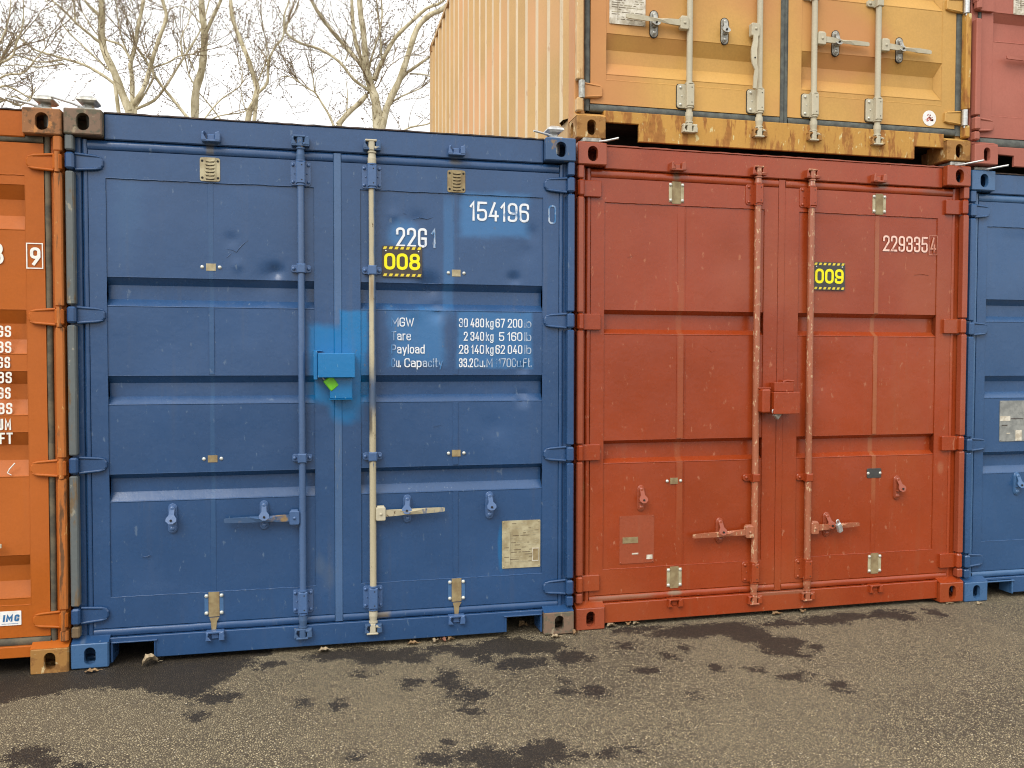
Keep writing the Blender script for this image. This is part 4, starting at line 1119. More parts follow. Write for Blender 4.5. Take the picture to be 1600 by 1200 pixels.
for i, (s, z) in enumerate((('KGS', 1.554), ('LBS', 1.482), ('KGS', 1.412), ('LBS', 1.343), ('KGS', 1.272), ('LBS', 1.201), ('CUM', 1.128), ('CUFT', 1.064))):
    s2 = s.replace('K', '').replace('L', '').replace('C', '')
    lt = MB(); text_fit(lt, s2, 2.204 - len(s2) * .0290, 2.204 - (.006 if i in (2, 4, 6) else 0), z, .052, .0080, .0485)
    lt.build('lettering', M['whiteletter'], odr)
mb = MB(); mb.prism(rrect(2.110, 2.228, .224, .290, .003), .0465, .050, 0)
text_fit(mb, 'IMC', 2.150, 2.218, .242, .032, .0085, .0460, 1, slant=.12); mb.box(2.145, 2.215, .0461, .0463, .231, .233, 1)
mb.build('sticker', [M['white'], M['stickerblue']], odr, 'white sticker with blue letters IMC')
mb = MB(); mb.tube([(2.180, .0475, .930), (2.190, .0475, .950), (2.212, .0475, .975)], .003, 4); mb.tube([(2.180, .0475, .930), (2.196, .0475, .920)], .0022, 4); mb.build('chalk_mark', M['whiteletter'], odr)

# ================================================================== blue container at the right edge
n1 = empty('shipping_container', (4.926, .095, -.015))
tag(n1, 'blue shipping container at the right edge with a grey data plate, beside the red one', 'container', GROUP)
mn_ = dict(body=M['blue2'], side=M['blue2'], cast=M['blue_pale'], cast_Lt=M['blue_pale'], cast_Rt=M['blue_pale'], cast_Lb=M['blue_pale'], cast_Rb=M['blue_pale'], sill=M['blue2'], post_L=M['blue2'], post_R=M['blue2'], hz=HZ, lip=M['lipdark'])
shell(n1, mn_, sill_poly(True, z0=.030, zt=.112))
notch_lips(n1, M['blue_pale'])
ndl = make_door(n1, .090, 1.204, .170, 2.416, .152, 1.112, .350, 2.270, BG, .034, M['blue2'], seed=41, dents=((.35, 2.08, .15, .004),))
ndr = make_door(n1, 1.244, 2.360, .170, 2.416, 1.334, 2.275, .350, 2.270, BG, .034, M['blue2'], seed=42)
gasket(ndl, .058, .086, .0865, 1.203, .168, 2.417, .130, 2.462, M['blue_pale'], 'L')
gasket(ndr, 2.362, 2.386, 1.2445, 2.3605, .168, 2.417, .130, 2.462, M['blue_pale'], 'R')
mb = MB(); mb.prism(rrect(1.2055, 1.2435, .1305, 2.4615, .003), .0465, .09, 0, .003); mb.build('centre_seal', M['blue2'], ndl)
for z in HZ: hinge(ndl, 'L', z, 'tab', M['blue2'], M['blue2']); hinge(ndr, 'R', z, 'tab', M['blue2'], M['blue2'])
for d, x in ((ndl, 1.049), (ndr, 1.392)):
    locking_bar(d, x, .095, 2.498, M['blue2'], M['blue2'])
    for z in (2.350, .246): big_bracket(d, x, z, 'both', M['blue2'])
    handle(d, x, .668, -1 if d is ndl else 1, .36, 0, M['blue2'], M['blue2'])
retainer(ndl, .398, .700, M['blue_pale'], .05)
data_plate(ndl, .270, .465, .962, 1.212, M['greyplate'], rows=False, extras=((.272, .345, 1.088, 1.118, 0), (.285, .325, 1.060, 1.064, 2), (.350, .44, 1.10, 1.103, 2), (.320, .345, 1.008, 1.014, 0), (.385, .43, .965, 1.03, 0)))

# ================================================================== maroon container above it
m1 = empty('shipping_container', (4.917, .068, 2.606))
tag(m1, 'faded maroon shipping container in the top right corner, stacked on the blue one', 'container', GROUP)
mm_ = dict(body=M['maroon'], side=M['maroon'], cast=M['maroon'], cast_Lt=M['maroon'], cast_Rt=M['maroon'], cast_Lb=M['maroon'], cast_Rb=M['maroon'], sill=M['maroon'], hz=[2.30, 1.62, .90, .240])
shell(m1, mm_, [(.1625, .070), (.180, .070), (.300, .066), (.300, .004), (W - .36, .004), (W - .36, .07), (W - .1625, .07), (W - .1625, .116), (.1625, .116)], cast_hole=((.050, .084), (.045, .082)))
mdl = make_door(m1, .070, 1.204, .172, 2.410, .150, 1.112, .300, 2.30, MG, .034, M['maroon'], seed=51, proud=.002, dents=((.3, .55, .1, .003),))
mdr = make_door(m1, 1.244, 2.360, .172, 2.410, 1.334, 2.275, .300, 2.30, MG, .034, M['maroon'], seed=52, proud=.002)
gasket(mdl, .046, .068, .0685, 1.203, .170, 2.412, .118, 2.455, M['rubber'], 'L'); gasket(mdr, 2.362, 2.386, 1.2445, 2.3605, .170, 2.412, .118, 2.455, M['rubber'], 'R')
mb = MB(); mb.prism(rrect(1.2055, 1.2435, .1185, 2.4545, .003), .0465, .09, 0, .003); mb.build('centre_seal', M['rubber'], mdl)
for z in (2.30, 1.62, .95, .240): hinge(mdl, 'L', z, 'flat' if z == .95 else 'tab', M['maroon'], M['maroon']); hinge(mdr, 'R', z, 'tab', M['maroon'], M['maroon'])
for d, x in ((mdl, .62), (mdl, 1.06), (mdr, 1.39), (mdr, 1.81)):
    locking_bar(d, x, .095, 2.498, M['maroon'], M['maroon'])
    for z in (2.34, .26): big_bracket(d, x, z, 'plate', M['maroon'])
    handle(d, x, .645, -1 if d is mdl else 1, .40, 0, M['maroon'], M['maroon'])
data_plate(mdl, .292, .52, .915, 1.20, M['whiteplate'], y=.0505)

# ================================================================== padlocks
def padlock(loc, rot, body, label, bw=.042, bh=.036, bt=.018, sh=.022, shm=None):
    e = empty('padlock', loc); e.rotation_euler = rot
    tag(e, label, 'padlock')
    mb = MB(); mb.cbox(-bw / 2, bw / 2, -bt / 2, bt / 2, -bh, 0, .004); mb.build('body', body, e)
    mb = MB(); r = bw * .3
    pts = [(-r, 0, -.004), (-r, 0, sh * .6)] + [(-r * math.cos(a * math.pi / 6), 0, sh * .6 + r * math.sin(a * math.pi / 6)) for a in range(1, 6)] + [(r, 0, sh * .6), (r, 0, -.004)]
    mb.tube(pts, .0038, 8); mb.build('shackle', shm or M['bright_galv'], e)
padlock((1.170, -.010, 1.352), (0, math.radians(-38), .15), M['green'], 'lime green padlock hanging under the bright blue lock box', .050, .062, .024)
padlock((3.604, .016, 1.152), (.2, math.radians(-50), .1), M['galv'], 'small grey padlock hanging under the red lock box', .040, .040, .022)
padlock((4.028, .048, .510), (.1, math.radians(-26), .2), M['bright_galv'], 'silver padlock through the handle retainer on the right red door', .030, .058, .022)

# ================================================================== twist locks on the corner castings
def twistlock(loc, rod, label, squashed=False, mat=None, rot=0.0):
    e = empty('twist_lock', loc, rot); tag(e, label, 'twist lock', 'galvanised twist locks on the container corners')
    mb = MB()
    if squashed:
        mb.cbox(-.052, .052, -.066, .060, .0005, .026, .006)
    else:
        mb.cbox(-.040, .040, -.050, .050, .0005, .014, .004)
        mb.cyl((0, 0, .014), (0, 0, .040), .026, .022, 14)
        vs = []
        for (hw, hd, z) in ((.030, .046, .040), (.044, .052, .050), (.040, .048, .060), (.018, .020, .076)):
            vs += [(-hw, -hd, z), (hw, -hd, z), (hw, hd, z), (-hw, hd, z)]
        fs = [(3, 2, 1, 0), (12, 13, 14, 15)]
        for k in range(3):
            for i in range(4): j = (i + 1) % 4; fs.append((4 * k + i, 4 * k + j, 4 * k + 4 + j, 4 * k + 4 + i))
        mb.add(vs, fs)
        mb.cyl((.012, 0, -.07), (.012, 0, .0), .020, .024, 12)
    mb.build('body', mat or M['galv'], e)
    mb = MB(); mb.tube(rod, .0058, 8); mb.build('lever', M['bright_galv'], e)
twistlock((-.095, .085, 2.582), [(-.0, -.03, .012), (-.05, -.05, .024), (-.15, -.055, .044)], 'galvanised twist lock standing on the rusty orange corner, left of the blue container')
twistlock((.088, .085, 2.591), [(-.0, -.03, .010), (-.06, -.052, .030), (-.145, -.055, .052)], 'galvanised twist lock standing on the top left corner of the blue 008 container')
twistlock((2.340, .085, 2.591), [(-.0, -.03, .012), (-.05, -.055, .020), (-.125, -.07, .030)], 'pale twist lock on the top right corner of the blue 008 container', mat=M['bright_galv'])
twistlock((2.548, .130, 2.592), [(.03, -.05, .010), (.07, -.10, .006), (.125, -.125, .016)], 'twist lock clamped between red and ochre corners, its pale lever pointing right', True)
twistlock((4.825, .160, 2.592), [(-.02, -.06, .004), (.0, -.12, .0), (.085, -.165, .016)], 'twist lock under the lower right corner of the ochre container', True)
twistlock((5.010, .180, 2.577), [(.0, -.06, .008), (.02, -.11, .006), (.095, -.16, .018)], 'twist lock between the right blue container and the maroon one', True)
# measured limb paths (half width at start, half width at end, [(x, z)...]) and damp patches, in metres
TREES = {
 'a': (12.5, [
  (0.075, 0.046, [(-2.16, 5.89), (-2.31, 6.27), (-2.4, 6.55), (-2.57, 6.93), (-2.62, 7.27), (-2.6, 7.61), (-2.62, 8.18), (-2.69, 8.85), (-2.61, 9.64)]),
  (0.028, 0.011, [(-2.57, 6.98), (-2.63, 7.07), (-2.87, 7.25), (-3.04, 7.4), (-3.23, 7.59), (-3.43, 7.76), (-3.63, 8.08), (-3.94, 8.49)]),
  (0.029, 0.011, [(-2.59, 7.48), (-2.75, 7.66), (-2.88, 7.81), (-3.01, 8.25), (-3.11, 8.69)]),
  (0.018, 0.008, [(-3.04, 7.4), (-3.05, 7.8), (-3.02, 8.36)]),
  (0.03, 0.009, [(-2.4, 6.36), (-2.61, 6.51), (-2.92, 6.68), (-3.24, 6.75), (-3.45, 6.81), (-3.75, 6.9), (-4.01, 7.1), (-4.26, 7.22), (-4.66, 7.43)]),
  (0.017, 0.006, [(-2.5, 6.6), (-2.92, 7.0), (-3.23, 7.31), (-3.38, 7.6), (-3.64, 7.85)]),
  (0.018, 0.007, [(-3.26, 6.73), (-3.65, 6.65), (-3.96, 6.71), (-4.27, 6.63)]),
  (0.016, 0.007, [(-3.24, 6.66), (-3.66, 6.55), (-3.96, 6.54), (-4.37, 6.46)]),
  (0.042, 0.028, [(-2.11, 6.0), (-2.12, 6.51), (-2.15, 6.74), (-2.1, 7.03), (-2.03, 7.44), (-1.95, 7.9), (-1.9, 8.48), (-1.77, 9.29)]),
  (0.046, 0.025, [(-2.11, 6.0), (-1.91, 6.3), (-1.81, 6.65), (-1.74, 6.89), (-1.61, 7.24), (-1.5, 7.6), (-1.57, 7.94), (-1.62, 8.62), (-1.48, 9.32)]),
  (0.025, 0.01, [(-2.15, 6.85), (-2.28, 7.05), (-2.55, 7.14), (-2.71, 7.24), (-2.91, 7.58)]),
  (0.028, 0.012, [(-2.06, 5.94), (-1.75, 6.14), (-1.55, 6.44), (-1.44, 6.62), (-1.31, 6.9), (-1.17, 7.16), (-0.97, 7.53), (-0.88, 7.88), (-0.74, 8.48)]),
  (0.021, 0.01, [(-2.08, 5.94), (-1.9, 6.24), (-1.77, 6.48), (-1.75, 6.68), (-1.79, 6.83)]),
  (0.028, 0.023, [(-1.17, 5.84), (-1.42, 6.16), (-1.64, 6.43), (-1.79, 6.68), (-1.94, 6.93), (-2.05, 7.09)]),
  (0.017, 0.009, [(-1.75, 6.71), (-1.5, 6.81), (-1.31, 6.94), (-1.08, 7.0)]),
  (0.019, 0.007, [(-2.12, 6.8), (-2.23, 7.05), (-2.33, 7.41), (-2.38, 7.86), (-2.42, 8.31)]),
  (0.014, 0.007, [(-1.25, 6.93), (-1.26, 7.27), (-1.13, 7.57), (-1.08, 7.87)]),
  (0.075, 0.075, [(-2.16, 5.89), (-2.13, 5.25), (-2.16, 4.21)]),
 ]),
 'b': (13.5, [
  (0.081, 0.053, [(-1.21, 4.42), (-1.18, 6.1), (-1.14, 6.65), (-1.04, 7.03), (-1.0, 7.41), (-0.98, 7.78), (-1.02, 8.14), (-1.04, 8.88), (-0.98, 9.86), (-1.05, 10.59)]),
  (0.04, 0.022, [(-0.96, 7.75), (-0.79, 8.16), (-0.67, 8.42), (-0.49, 9.05), (-0.34, 9.93)]),
  (0.017, 0.007, [(-1.07, 7.95), (-1.27, 8.18), (-1.44, 8.25), (-1.65, 8.18)]),
  (0.014, 0.006, [(-1.18, 7.02), (-1.33, 7.44), (-1.39, 7.74)]),
  (0.016, 0.007, [(-1.16, 6.72), (-1.27, 6.92), (-1.35, 7.23), (-1.42, 7.49)]),
  (0.015, 0.008, [(-0.69, 6.1), (-0.93, 6.42), (-1.15, 6.68), (-1.28, 6.95)]),
 ]),
 'c': (12.0, [
  (0.056, 0.03, [(-0.12, 4.44), (-0.08, 5.71), (0.04, 6.06), (0.09, 6.29), (0.05, 6.46), (-0.07, 6.85), (-0.23, 7.24), (-0.34, 7.62), (-0.37, 8.19), (-0.46, 8.85), (-0.39, 9.54)]),
  (0.03, 0.01, [(0.09, 6.22), (0.27, 6.42), (0.29, 6.76), (0.41, 7.06), (0.56, 7.25), (0.58, 7.62), (0.66, 7.89), (0.62, 8.4)]),
  (0.014, 0.007, [(-0.81, 5.72), (-0.54, 6.08), (-0.22, 6.36), (-0.17, 6.59), (-0.23, 6.78)]),
  (0.015, 0.007, [(-0.76, 5.66), (-0.54, 5.77), (-0.1, 5.88), (0.1, 6.18)]),
  (0.01, 0.006, [(-0.11, 5.9), (-0.18, 6.16), (-0.19, 6.38)]),
  (0.015, 0.006, [(0.07, 6.35), (0.24, 6.76), (0.27, 6.99), (0.2, 7.44)]),
 ]),
 'd': (12.8, [
  (0.107, 0.076, [(2.37, 4.45), (2.33, 5.88), (2.28, 6.38), (2.21, 6.62)]),
  (0.069, 0.044, [(2.26, 6.56), (2.13, 6.92), (2.07, 7.29), (2.03, 7.78), (1.97, 8.14), (1.94, 8.87), (2.02, 9.74), (1.95, 10.46)]),
  (0.048, 0.028, [(2.16, 6.68), (2.02, 7.16), (1.88, 7.64), (1.83, 8.13), (1.8, 8.86), (1.7, 9.7)]),
  (0.045, 0.022, [(2.08, 7.02), (1.88, 7.27), (1.57, 7.62), (1.33, 7.9), (1.09, 8.24), (0.95, 8.65), (0.74, 9.24)]),
  (0.055, 0.045, [(1.55, 5.96), (1.75, 6.22), (1.94, 6.41), (2.11, 6.6)]),
  (0.033, 0.02, [(2.28, 6.56), (2.08, 6.7), (1.84, 6.84), (1.57, 7.13), (1.21, 7.34), (0.85, 7.41), (0.59, 7.56), (0.62, 7.78)]),
  (0.075, 0.038, [(2.37, 5.88), (2.5, 6.39), (2.71, 6.84), (2.87, 7.29), (3.06, 7.87), (3.31, 8.14), (3.57, 8.29), (4.08, 8.84), (4.47, 9.51)]),
  (0.053, 0.023, [(2.24, 6.87), (2.33, 7.09), (2.49, 7.42), (2.66, 7.71), (2.93, 7.98), (3.25, 8.26), (3.57, 8.44), (3.95, 8.95)]),
  (0.038, 0.02, [(2.66, 6.77), (2.83, 7.0), (3.06, 7.18), (3.44, 7.46), (3.95, 7.69)]),
  (0.023, 0.01, [(2.43, 6.35), (2.74, 6.57), (2.99, 6.71), (3.18, 6.81)]),
  (0.023, 0.011, [(2.7, 5.84), (2.93, 5.98), (3.25, 6.06), (3.57, 6.17)]),
  (0.027, 0.011, [(1.46, 5.93), (1.38, 6.13), (1.25, 6.34), (1.11, 6.54), (0.97, 6.62), (0.82, 6.73)]),
  (0.014, 0.005, [(0.82, 6.73), (0.67, 6.81), (0.49, 6.79), (0.44, 6.65), (0.37, 6.55)]),
  (0.012, 0.006, [(1.71, 6.25), (1.73, 6.52), (1.7, 6.79)]),
  (0.022, 0.012, [(2.11, 6.98), (2.21, 7.36), (2.33, 7.74), (2.4, 8.18), (2.34, 8.67), (2.31, 9.28)]),
  (0.02, 0.013, [(2.38, 7.31), (2.36, 7.81), (2.31, 8.3), (2.29, 8.91)]),
  (0.015, 0.007, [(1.11, 6.54), (1.09, 6.72), (1.06, 6.97)]),
  (0.018, 0.008, [(2.93, 7.04), (3.25, 7.03), (3.57, 6.9)]),
  (0.016, 0.007, [(1.69, 7.2), (1.76, 7.45), (1.63, 7.62), (1.54, 7.8)]),
 ]),
 'e': (10.5, [
  (0.049, 0.035, [(-3.88, 3.99), (-3.91, 5.07), (-3.83, 5.56), (-3.72, 5.86), (-3.63, 6.02)]),
  (0.022, 0.008, [(-3.67, 5.96), (-3.45, 6.08), (-3.37, 6.28), (-3.28, 6.58), (-3.25, 6.98)]),
  (0.022, 0.008, [(-3.85, 5.46), (-3.59, 5.63), (-3.41, 5.59), (-3.23, 5.5), (-3.14, 5.66)]),
  (0.02, 0.008, [(-3.81, 5.61), (-3.54, 5.8), (-3.31, 5.87), (-3.13, 6.1), (-2.99, 6.26)]),
  (0.02, 0.008, [(-3.89, 5.26), (-3.64, 5.38), (-3.45, 5.49), (-3.28, 5.42)]),
  (0.02, 0.008, [(-3.72, 5.86), (-3.67, 6.16), (-3.53, 6.46), (-3.44, 6.76), (-3.41, 7.25)]),
  (0.016, 0.008, [(-3.81, 5.46), (-3.55, 5.43), (-3.37, 5.35), (-3.18, 5.51)]),
 ]),
}
WET_POLY = [(-0.516, 0.172), (-0.004, 0.007), (0.169, 0.037), (0.365, 0.137), (0.614, 0.045), (0.669, 0.088), (0.803, -0.015), (0.756, -0.153), (0.669, -0.318), (0.652, -0.405), (0.594, -0.464), (0.449, -0.359), (0.314, -0.27), (0.111, -0.24), (-0.053, -0.291), (-0.194, -0.316), (-0.336, -0.326)]
WET = [(0.7, -0.47, 0.082, 0.059), (0.64, -0.66, 0.039, 0.033), (1.19, -0.05, 0.11, 0.066), (1.3, -0.05, 0.079, 0.076), (1.4, -0.12, 0.118, 0.102), (1.51, -0.1, 0.095, 0.065), (1.58, -0.18, 0.062, 0.073), (0.89, -0.11, 0.052, 0.036), (1.75, -0.09, 0.096, 0.057), (1.86, -0.16, 0.079, 0.075), (1.9, -0.26, 0.043, 0.072), (2.05, -0.1, 0.178, 0.119), (1.99, -0.37, 0.036, 0.069), (2.2, -0.15, 0.145, 0.098), (2.33, -0.34, 0.078, 0.091), (2.07, -0.36, 0.107, 0.07), (1.69, -0.48, 0.058, 0.079), (1.72, -0.58, 0.043, 0.06), (1.77, -0.7, 0.083, 0.057), (1.74, -0.86, 0.037, 0.026), (1.52, -0.49, 0.046, 0.046), (1.33, -0.33, 0.044, 0.025), (1.21, -0.67, 0.021, 0.034), (2.8, -0.01, 0.138, 0.044), (3.06, -0.09, 0.206, 0.101), (3.25, -0.09, 0.207, 0.103), (3.34, -0.2, 0.119, 0.134), (2.64, -0.22, 0.039, 0.049), (2.61, -0.59, 0.045, 0.042), (2.3, -0.77, 0.05, 0.059), (2.18, -0.74, 0.034, 0.044), (2.91, -0.31, 0.026, 0.039), (2.95, -0.62, 0.039, 0.043), (2.21, -0.64, 0.017, 0.038), (2.78, -0.42, 0.031, 0.037), (3.39, -0.32, 0.066, 0.129), (3.38, -0.42, 0.081, 0.124), (3.42, -0.5, 0.051, 0.079), (3.62, -0.07, 0.106, 0.06), (3.88, -0.07, 0.143, 0.076), (4.06, -0.04, 0.091, 0.066), (4.28, -0.05, 0.146, 0.068), (4.34, -0.1, 0.073, 0.081), (3.48, -0.34, 0.083, 0.075), (3.57, -0.43, 0.033, 0.063), (3.25, -0.79, 0.065, 0.051), (3.38, -0.94, 0.04, 0.065), (4.57, -0.09, 0.044, 0.07), (0.08, -0.89, 0.07, 0.077), (0.16, -0.96, 0.046, 0.056), (1.94, -1.26, 0.095, 0.085), (1.87, -1.34, 0.092, 0.05), (2.14, -1.33, 0.095, 0.026), (1.76, -1.32, 0.115, 0.05), (1.53, -1.24, 0.046, 0.04), (1.6, -1.12, 0.029, 0.022), (1.7, -1.25, 0.082, 0.062), (0.28, -1.02, 0.045, 0.027), (1.06, -0.6, 0.022, 0.028), (2.71, -0.9, 0.017, 0.022), (1.26, -1.16, 0.023, 0.021), (3.12, -0.68, 0.03, 0.035)]
# ------------------------------------------------------------------ ground
def axis(lo, hi, step, ext):
    a = []; v = lo
    while v < hi - 1e-6: a.append(v); v += step
    a.append(hi)
    return sorted([x for x in ext if x < lo]) + a + [x for x in ext if x > hi]
gxs = axis(-1.0, 6.6, .03, [-900, -300, -100, -40, -15, -6, -2.5, 9, 14, 25, 60, 150, 400, 900])
gys = axis(-2.6, .30, .025, [-900, -300, -100, -40, -15, -7, -4, .6, 1.5, 4, 8, 15, 40, 120, 400, 1200])
def inpoly(x, y, P):
    c = False; n = len(P)
    for i in range(n):
        x1, y1 = P[i]; x2, y2 = P[(i + 1) % n]
        if (y1 > y) != (y2 > y) and x < (x2 - x1) * (y - y1) / (y2 - y1) + x1: c = not c
    return c
def segd(x, y, P):
    d = 9
    n = len(P)
    for i in range(n):
        x1, y1 = P[i]; x2, y2 = P[(i + 1) % n]; dx, dy = x2 - x1, y2 - y1
        t = max(0, min(1, ((x - x1) * dx + (y - y1) * dy) / (dx * dx + dy * dy)))
        d = min(d, math.hypot(x - x1 - t * dx, y - y1 - t * dy))
    return d
verts = []; wet = []
for y in gys:
    for x in gxs:
        z = -.004 - .012 * max(0, min(1, (x - 4.6) / .3)) - .008 * max(0, min(1, (-x) / .3))
        if -1 < x < 6.6 and -2.6 < y < .0: z += .0025 * math.sin(x * 2.3 + y) * math.sin(y * 3.1)* min(1, -y * 4)
        verts.append((x, y, z))
        w = -.12
        if -1.2 < x < 6.6 and -2.7 < y < .62:
            if x < 1.6:
                d = segd(x, y, WET_POLY); w = max(w, d if inpoly(x, y, WET_POLY) else -d)
                if x < .9 and y > 0: w = max(w, .05)
            for (cx, cy, a, b) in WET:
                ddx, ddy = (x - cx) / a, (y - cy) / b
                if abs(ddx) < 3 and abs(ddy) < 3:
                    w = max(w, (1 - math.hypot(ddx, ddy)) * min(a, b))
        wet.append(max(-.12, min(.12, w)))
nx = len(gxs); faces = []
for j in range(len(gys) - 1):
    for i in range(nx - 1): faces.append((j * nx + i, j * nx + i + 1, (j + 1) * nx + i + 1, (j + 1) * nx + i))
me = bpy.data.meshes.new('ground'); me.from_pydata(verts, [], faces)
at = me.attributes.new('damp', 'FLOAT', 'POINT'); at.data.foreach_set('value', wet)
me.polygons.foreach_set('use_smooth', [True] * len(faces))
k = NT('asphalt')
vo = k.n('ShaderNodeTexVoronoi'); vo.inputs['Scale'].default_value = 112; vo.inputs['Randomness'].default_value = 1.0
k.l(k.tc.outputs['Object'], vo.inputs['Vector'])
ve = k.n('ShaderNodeTexVoronoi'); ve.feature = 'DISTANCE_TO_EDGE'; ve.inputs['Scale'].default_value = 112
k.l(k.tc.outputs['Object'], ve.inputs['Vector'])
sp = k.n('ShaderNodeSeparateColor'); k.l(vo.outputs['Color'], sp.inputs[0])
stone = k.mix(k.rng(sp.outputs[0], 0, 1, smooth=False), (.255, .206, .122, 1), (.70, .58, .35, 1))
stone = k.mix(k.rng(sp.outputs[1], .955, .97), stone, (.80, .70, .50, 1))
stone = k.mix(k.rng(sp.outputs[2], .86, .90), stone, (.085, .066, .046, 1))
crev = k.rng(ve.outputs['Distance'], 0.03, 0.42)
stone = k.mix(crev, (.040, .029, .016, 1), stone)
big = k.rng(k.noise(.9, 5, .6), .3, .7)
stone = k.mix(k.math('MULTIPLY', big, .35), stone, (.22, .175, .105, 1))
mid = k.rng(k.noise(6, 5, .65), .52, .75)
stone = k.mix(k.math('MULTIPLY', mid, .30), stone, (.11, .088, .06, 1))
atn = k.n('ShaderNodeAttribute'); atn.attribute_name = 'damp'
rag = k.math('ADD', k.math('MULTIPLY', k.math('SUBTRACT', k.noise(13, 9, .80), .5), .34), k.math('MULTIPLY', k.math('SUBTRACT', .30, ve.outputs['Distance']), .075))
dm = k.rng(k.math('ADD', atn.outputs['Fac'], rag), -.004, .006)
wetc = k.mix(1.0, stone, (.17, .15, .135, 1), 'MULTIPLY')
k.l(k.mix(dm, stone, wetc), k.b.inputs['Base Color'])
k.put(k.b.inputs['Roughness'], k.math('SUBTRACT', .85, k.math('MULTIPLY', dm, .22)))
hgt = k.math('ADD', k.math('MULTIPLY', k.rng(ve.outputs['Distance'], 0, .45), .8), k.math('MULTIPLY', sp.outputs[1], .6))
bmp = k.bump(hgt, .9, .004)
bmp = k.bump(k.noise(18, 4, .6), .25, .02, bmp)
k.l(bmp, k.b.inputs['Normal'])
me.materials.append(k.m)
g = link('ground', me); tag(g, 'tan asphalt ground with dark damp patches', None, None, 'structure')

# ------------------------------------------------------------------ dead leaves
def leaf(loc, size, rz, label, curl=.4, mat=None):
    mb = MB(); n = 9; vs = []; fs = []
    for i in range(n + 1):
        t = i / n; w = math.sin(math.pi * min(1, t * 1.02)) ** .8 * size * .34 * (1 + .25 * math.sin(i * 2.6))
        zc = math.sin(t * math.pi) * size * curl * .35
        for s in (-1, -.5, 0, .5, 1):
            vs.append((t * size - size / 2, s * w, zc + abs(s) ** 1.5 * size * curl * .30 + .0015 + .004 * math.sin(i * 1.7 + s * 3)))
    for i in range(n):
        for q in range(4): fs.append([5 * i + q, 5 * i + q + 1, 5 * i + q + 6, 5 * i + q + 5])
    top = len(vs)
    vs += [(v[0], v[1], v[2] - .0012) for v in vs]; fs += [[top + a for a in f[::-1]] for f in fs]
    mb.add(vs, fs, 0, True)
    mb.tube([(size * .48, 0, .004), (size * .62, .004, .006), (size * .78, .002, .003)], .0012, 5)
    o = mb.build('dry_leaf', mat); o.location = loc; o.rotation_euler = (0, 0, rz)
    tag(o, label, 'leaf', 'dead leaves along the foot of the containers')
leafm = plain('dead_leaf_tan', (.32, .20, .095), .7, 0, .2, 60); leafw = plain('dead_leaf_pale', (.44, .34, .21), .7, 0, .2, 60); leafr = plain('dead_leaf_red_brown', (.30, .13, .075), .7, 0, .2, 60)
LV = [((.345, -.002, .0), .075, .5, 'large curled pale leaf at the left forklift pocket of the blue 008 container', .9, leafw),
      ((1.15, .010, 0), .060, .2, 'flat pale leaf under the sill between the two bars of the blue doors', .3, leafw),
      ((1.59, .018, 0), .055, .0, 'tan leaf at the foot of the blue right door, left of a group of three', .3, leafm),
      ((1.705, .020, 0), .042, 1.0, 'pale leaf, leftmost of three below the riveted plate of the blue door', .6, leafw),
      ((1.745, .024, 0), .045, 2.0, 'reddish brown leaf, middle of three below the riveted plate', .6, leafr),
      ((1.785, .026, 0), .040, .6, 'tan leaf, rightmost of three below the riveted plate of the blue door', .7, leafm),
      ((2.325, -.040, 0), .050, .1, 'small pale leaf in front of the lower right corner of the blue 008 container', .35, leafw),
      ((2.44, -.020, 0), .045, .8, 'tan leaf wedged between the blue and red bottom corners', .8, leafm),
      ((2.20, .16, 0), .055, .4, 'brown leaf inside the right forklift pocket of the blue container', .8, leafm),
      ((2.665, .060, 0), .055, .3, 'pale leaf just right of the red lower left corner', .6, leafw),
      ((2.765, .068, 0), .045, 1.2, 'tan leaf under the red sill, left of a close pair', .6, leafm),
      ((2.81, .070, 0), .040, .4, 'pale leaf under the red sill, right of a close pair', .6, leafw),
      ((3.66, .075, 0), .060, .2, 'tan leaf below the middle of the red doors', .3, leafm),
      ((3.83, .082, 0), .050, .9, 'small brown leaf under the red sill by the right locking bar', .4, leafm),
      ((4.80, .075, -.012), .050, .1, 'pale leaf before the lower right corner of the red container', .3, leafw),
      ((4.985, .045, -.016), .045, .5, 'pale leaf before the lower left corner of the right blue container', .3, leafw),
      ((.10, -.045, 0), .060, .1, 'orange tinted leaf at the foot of the blue container beside the orange one', .2, leafm)]
for a in LV: leaf(*a)

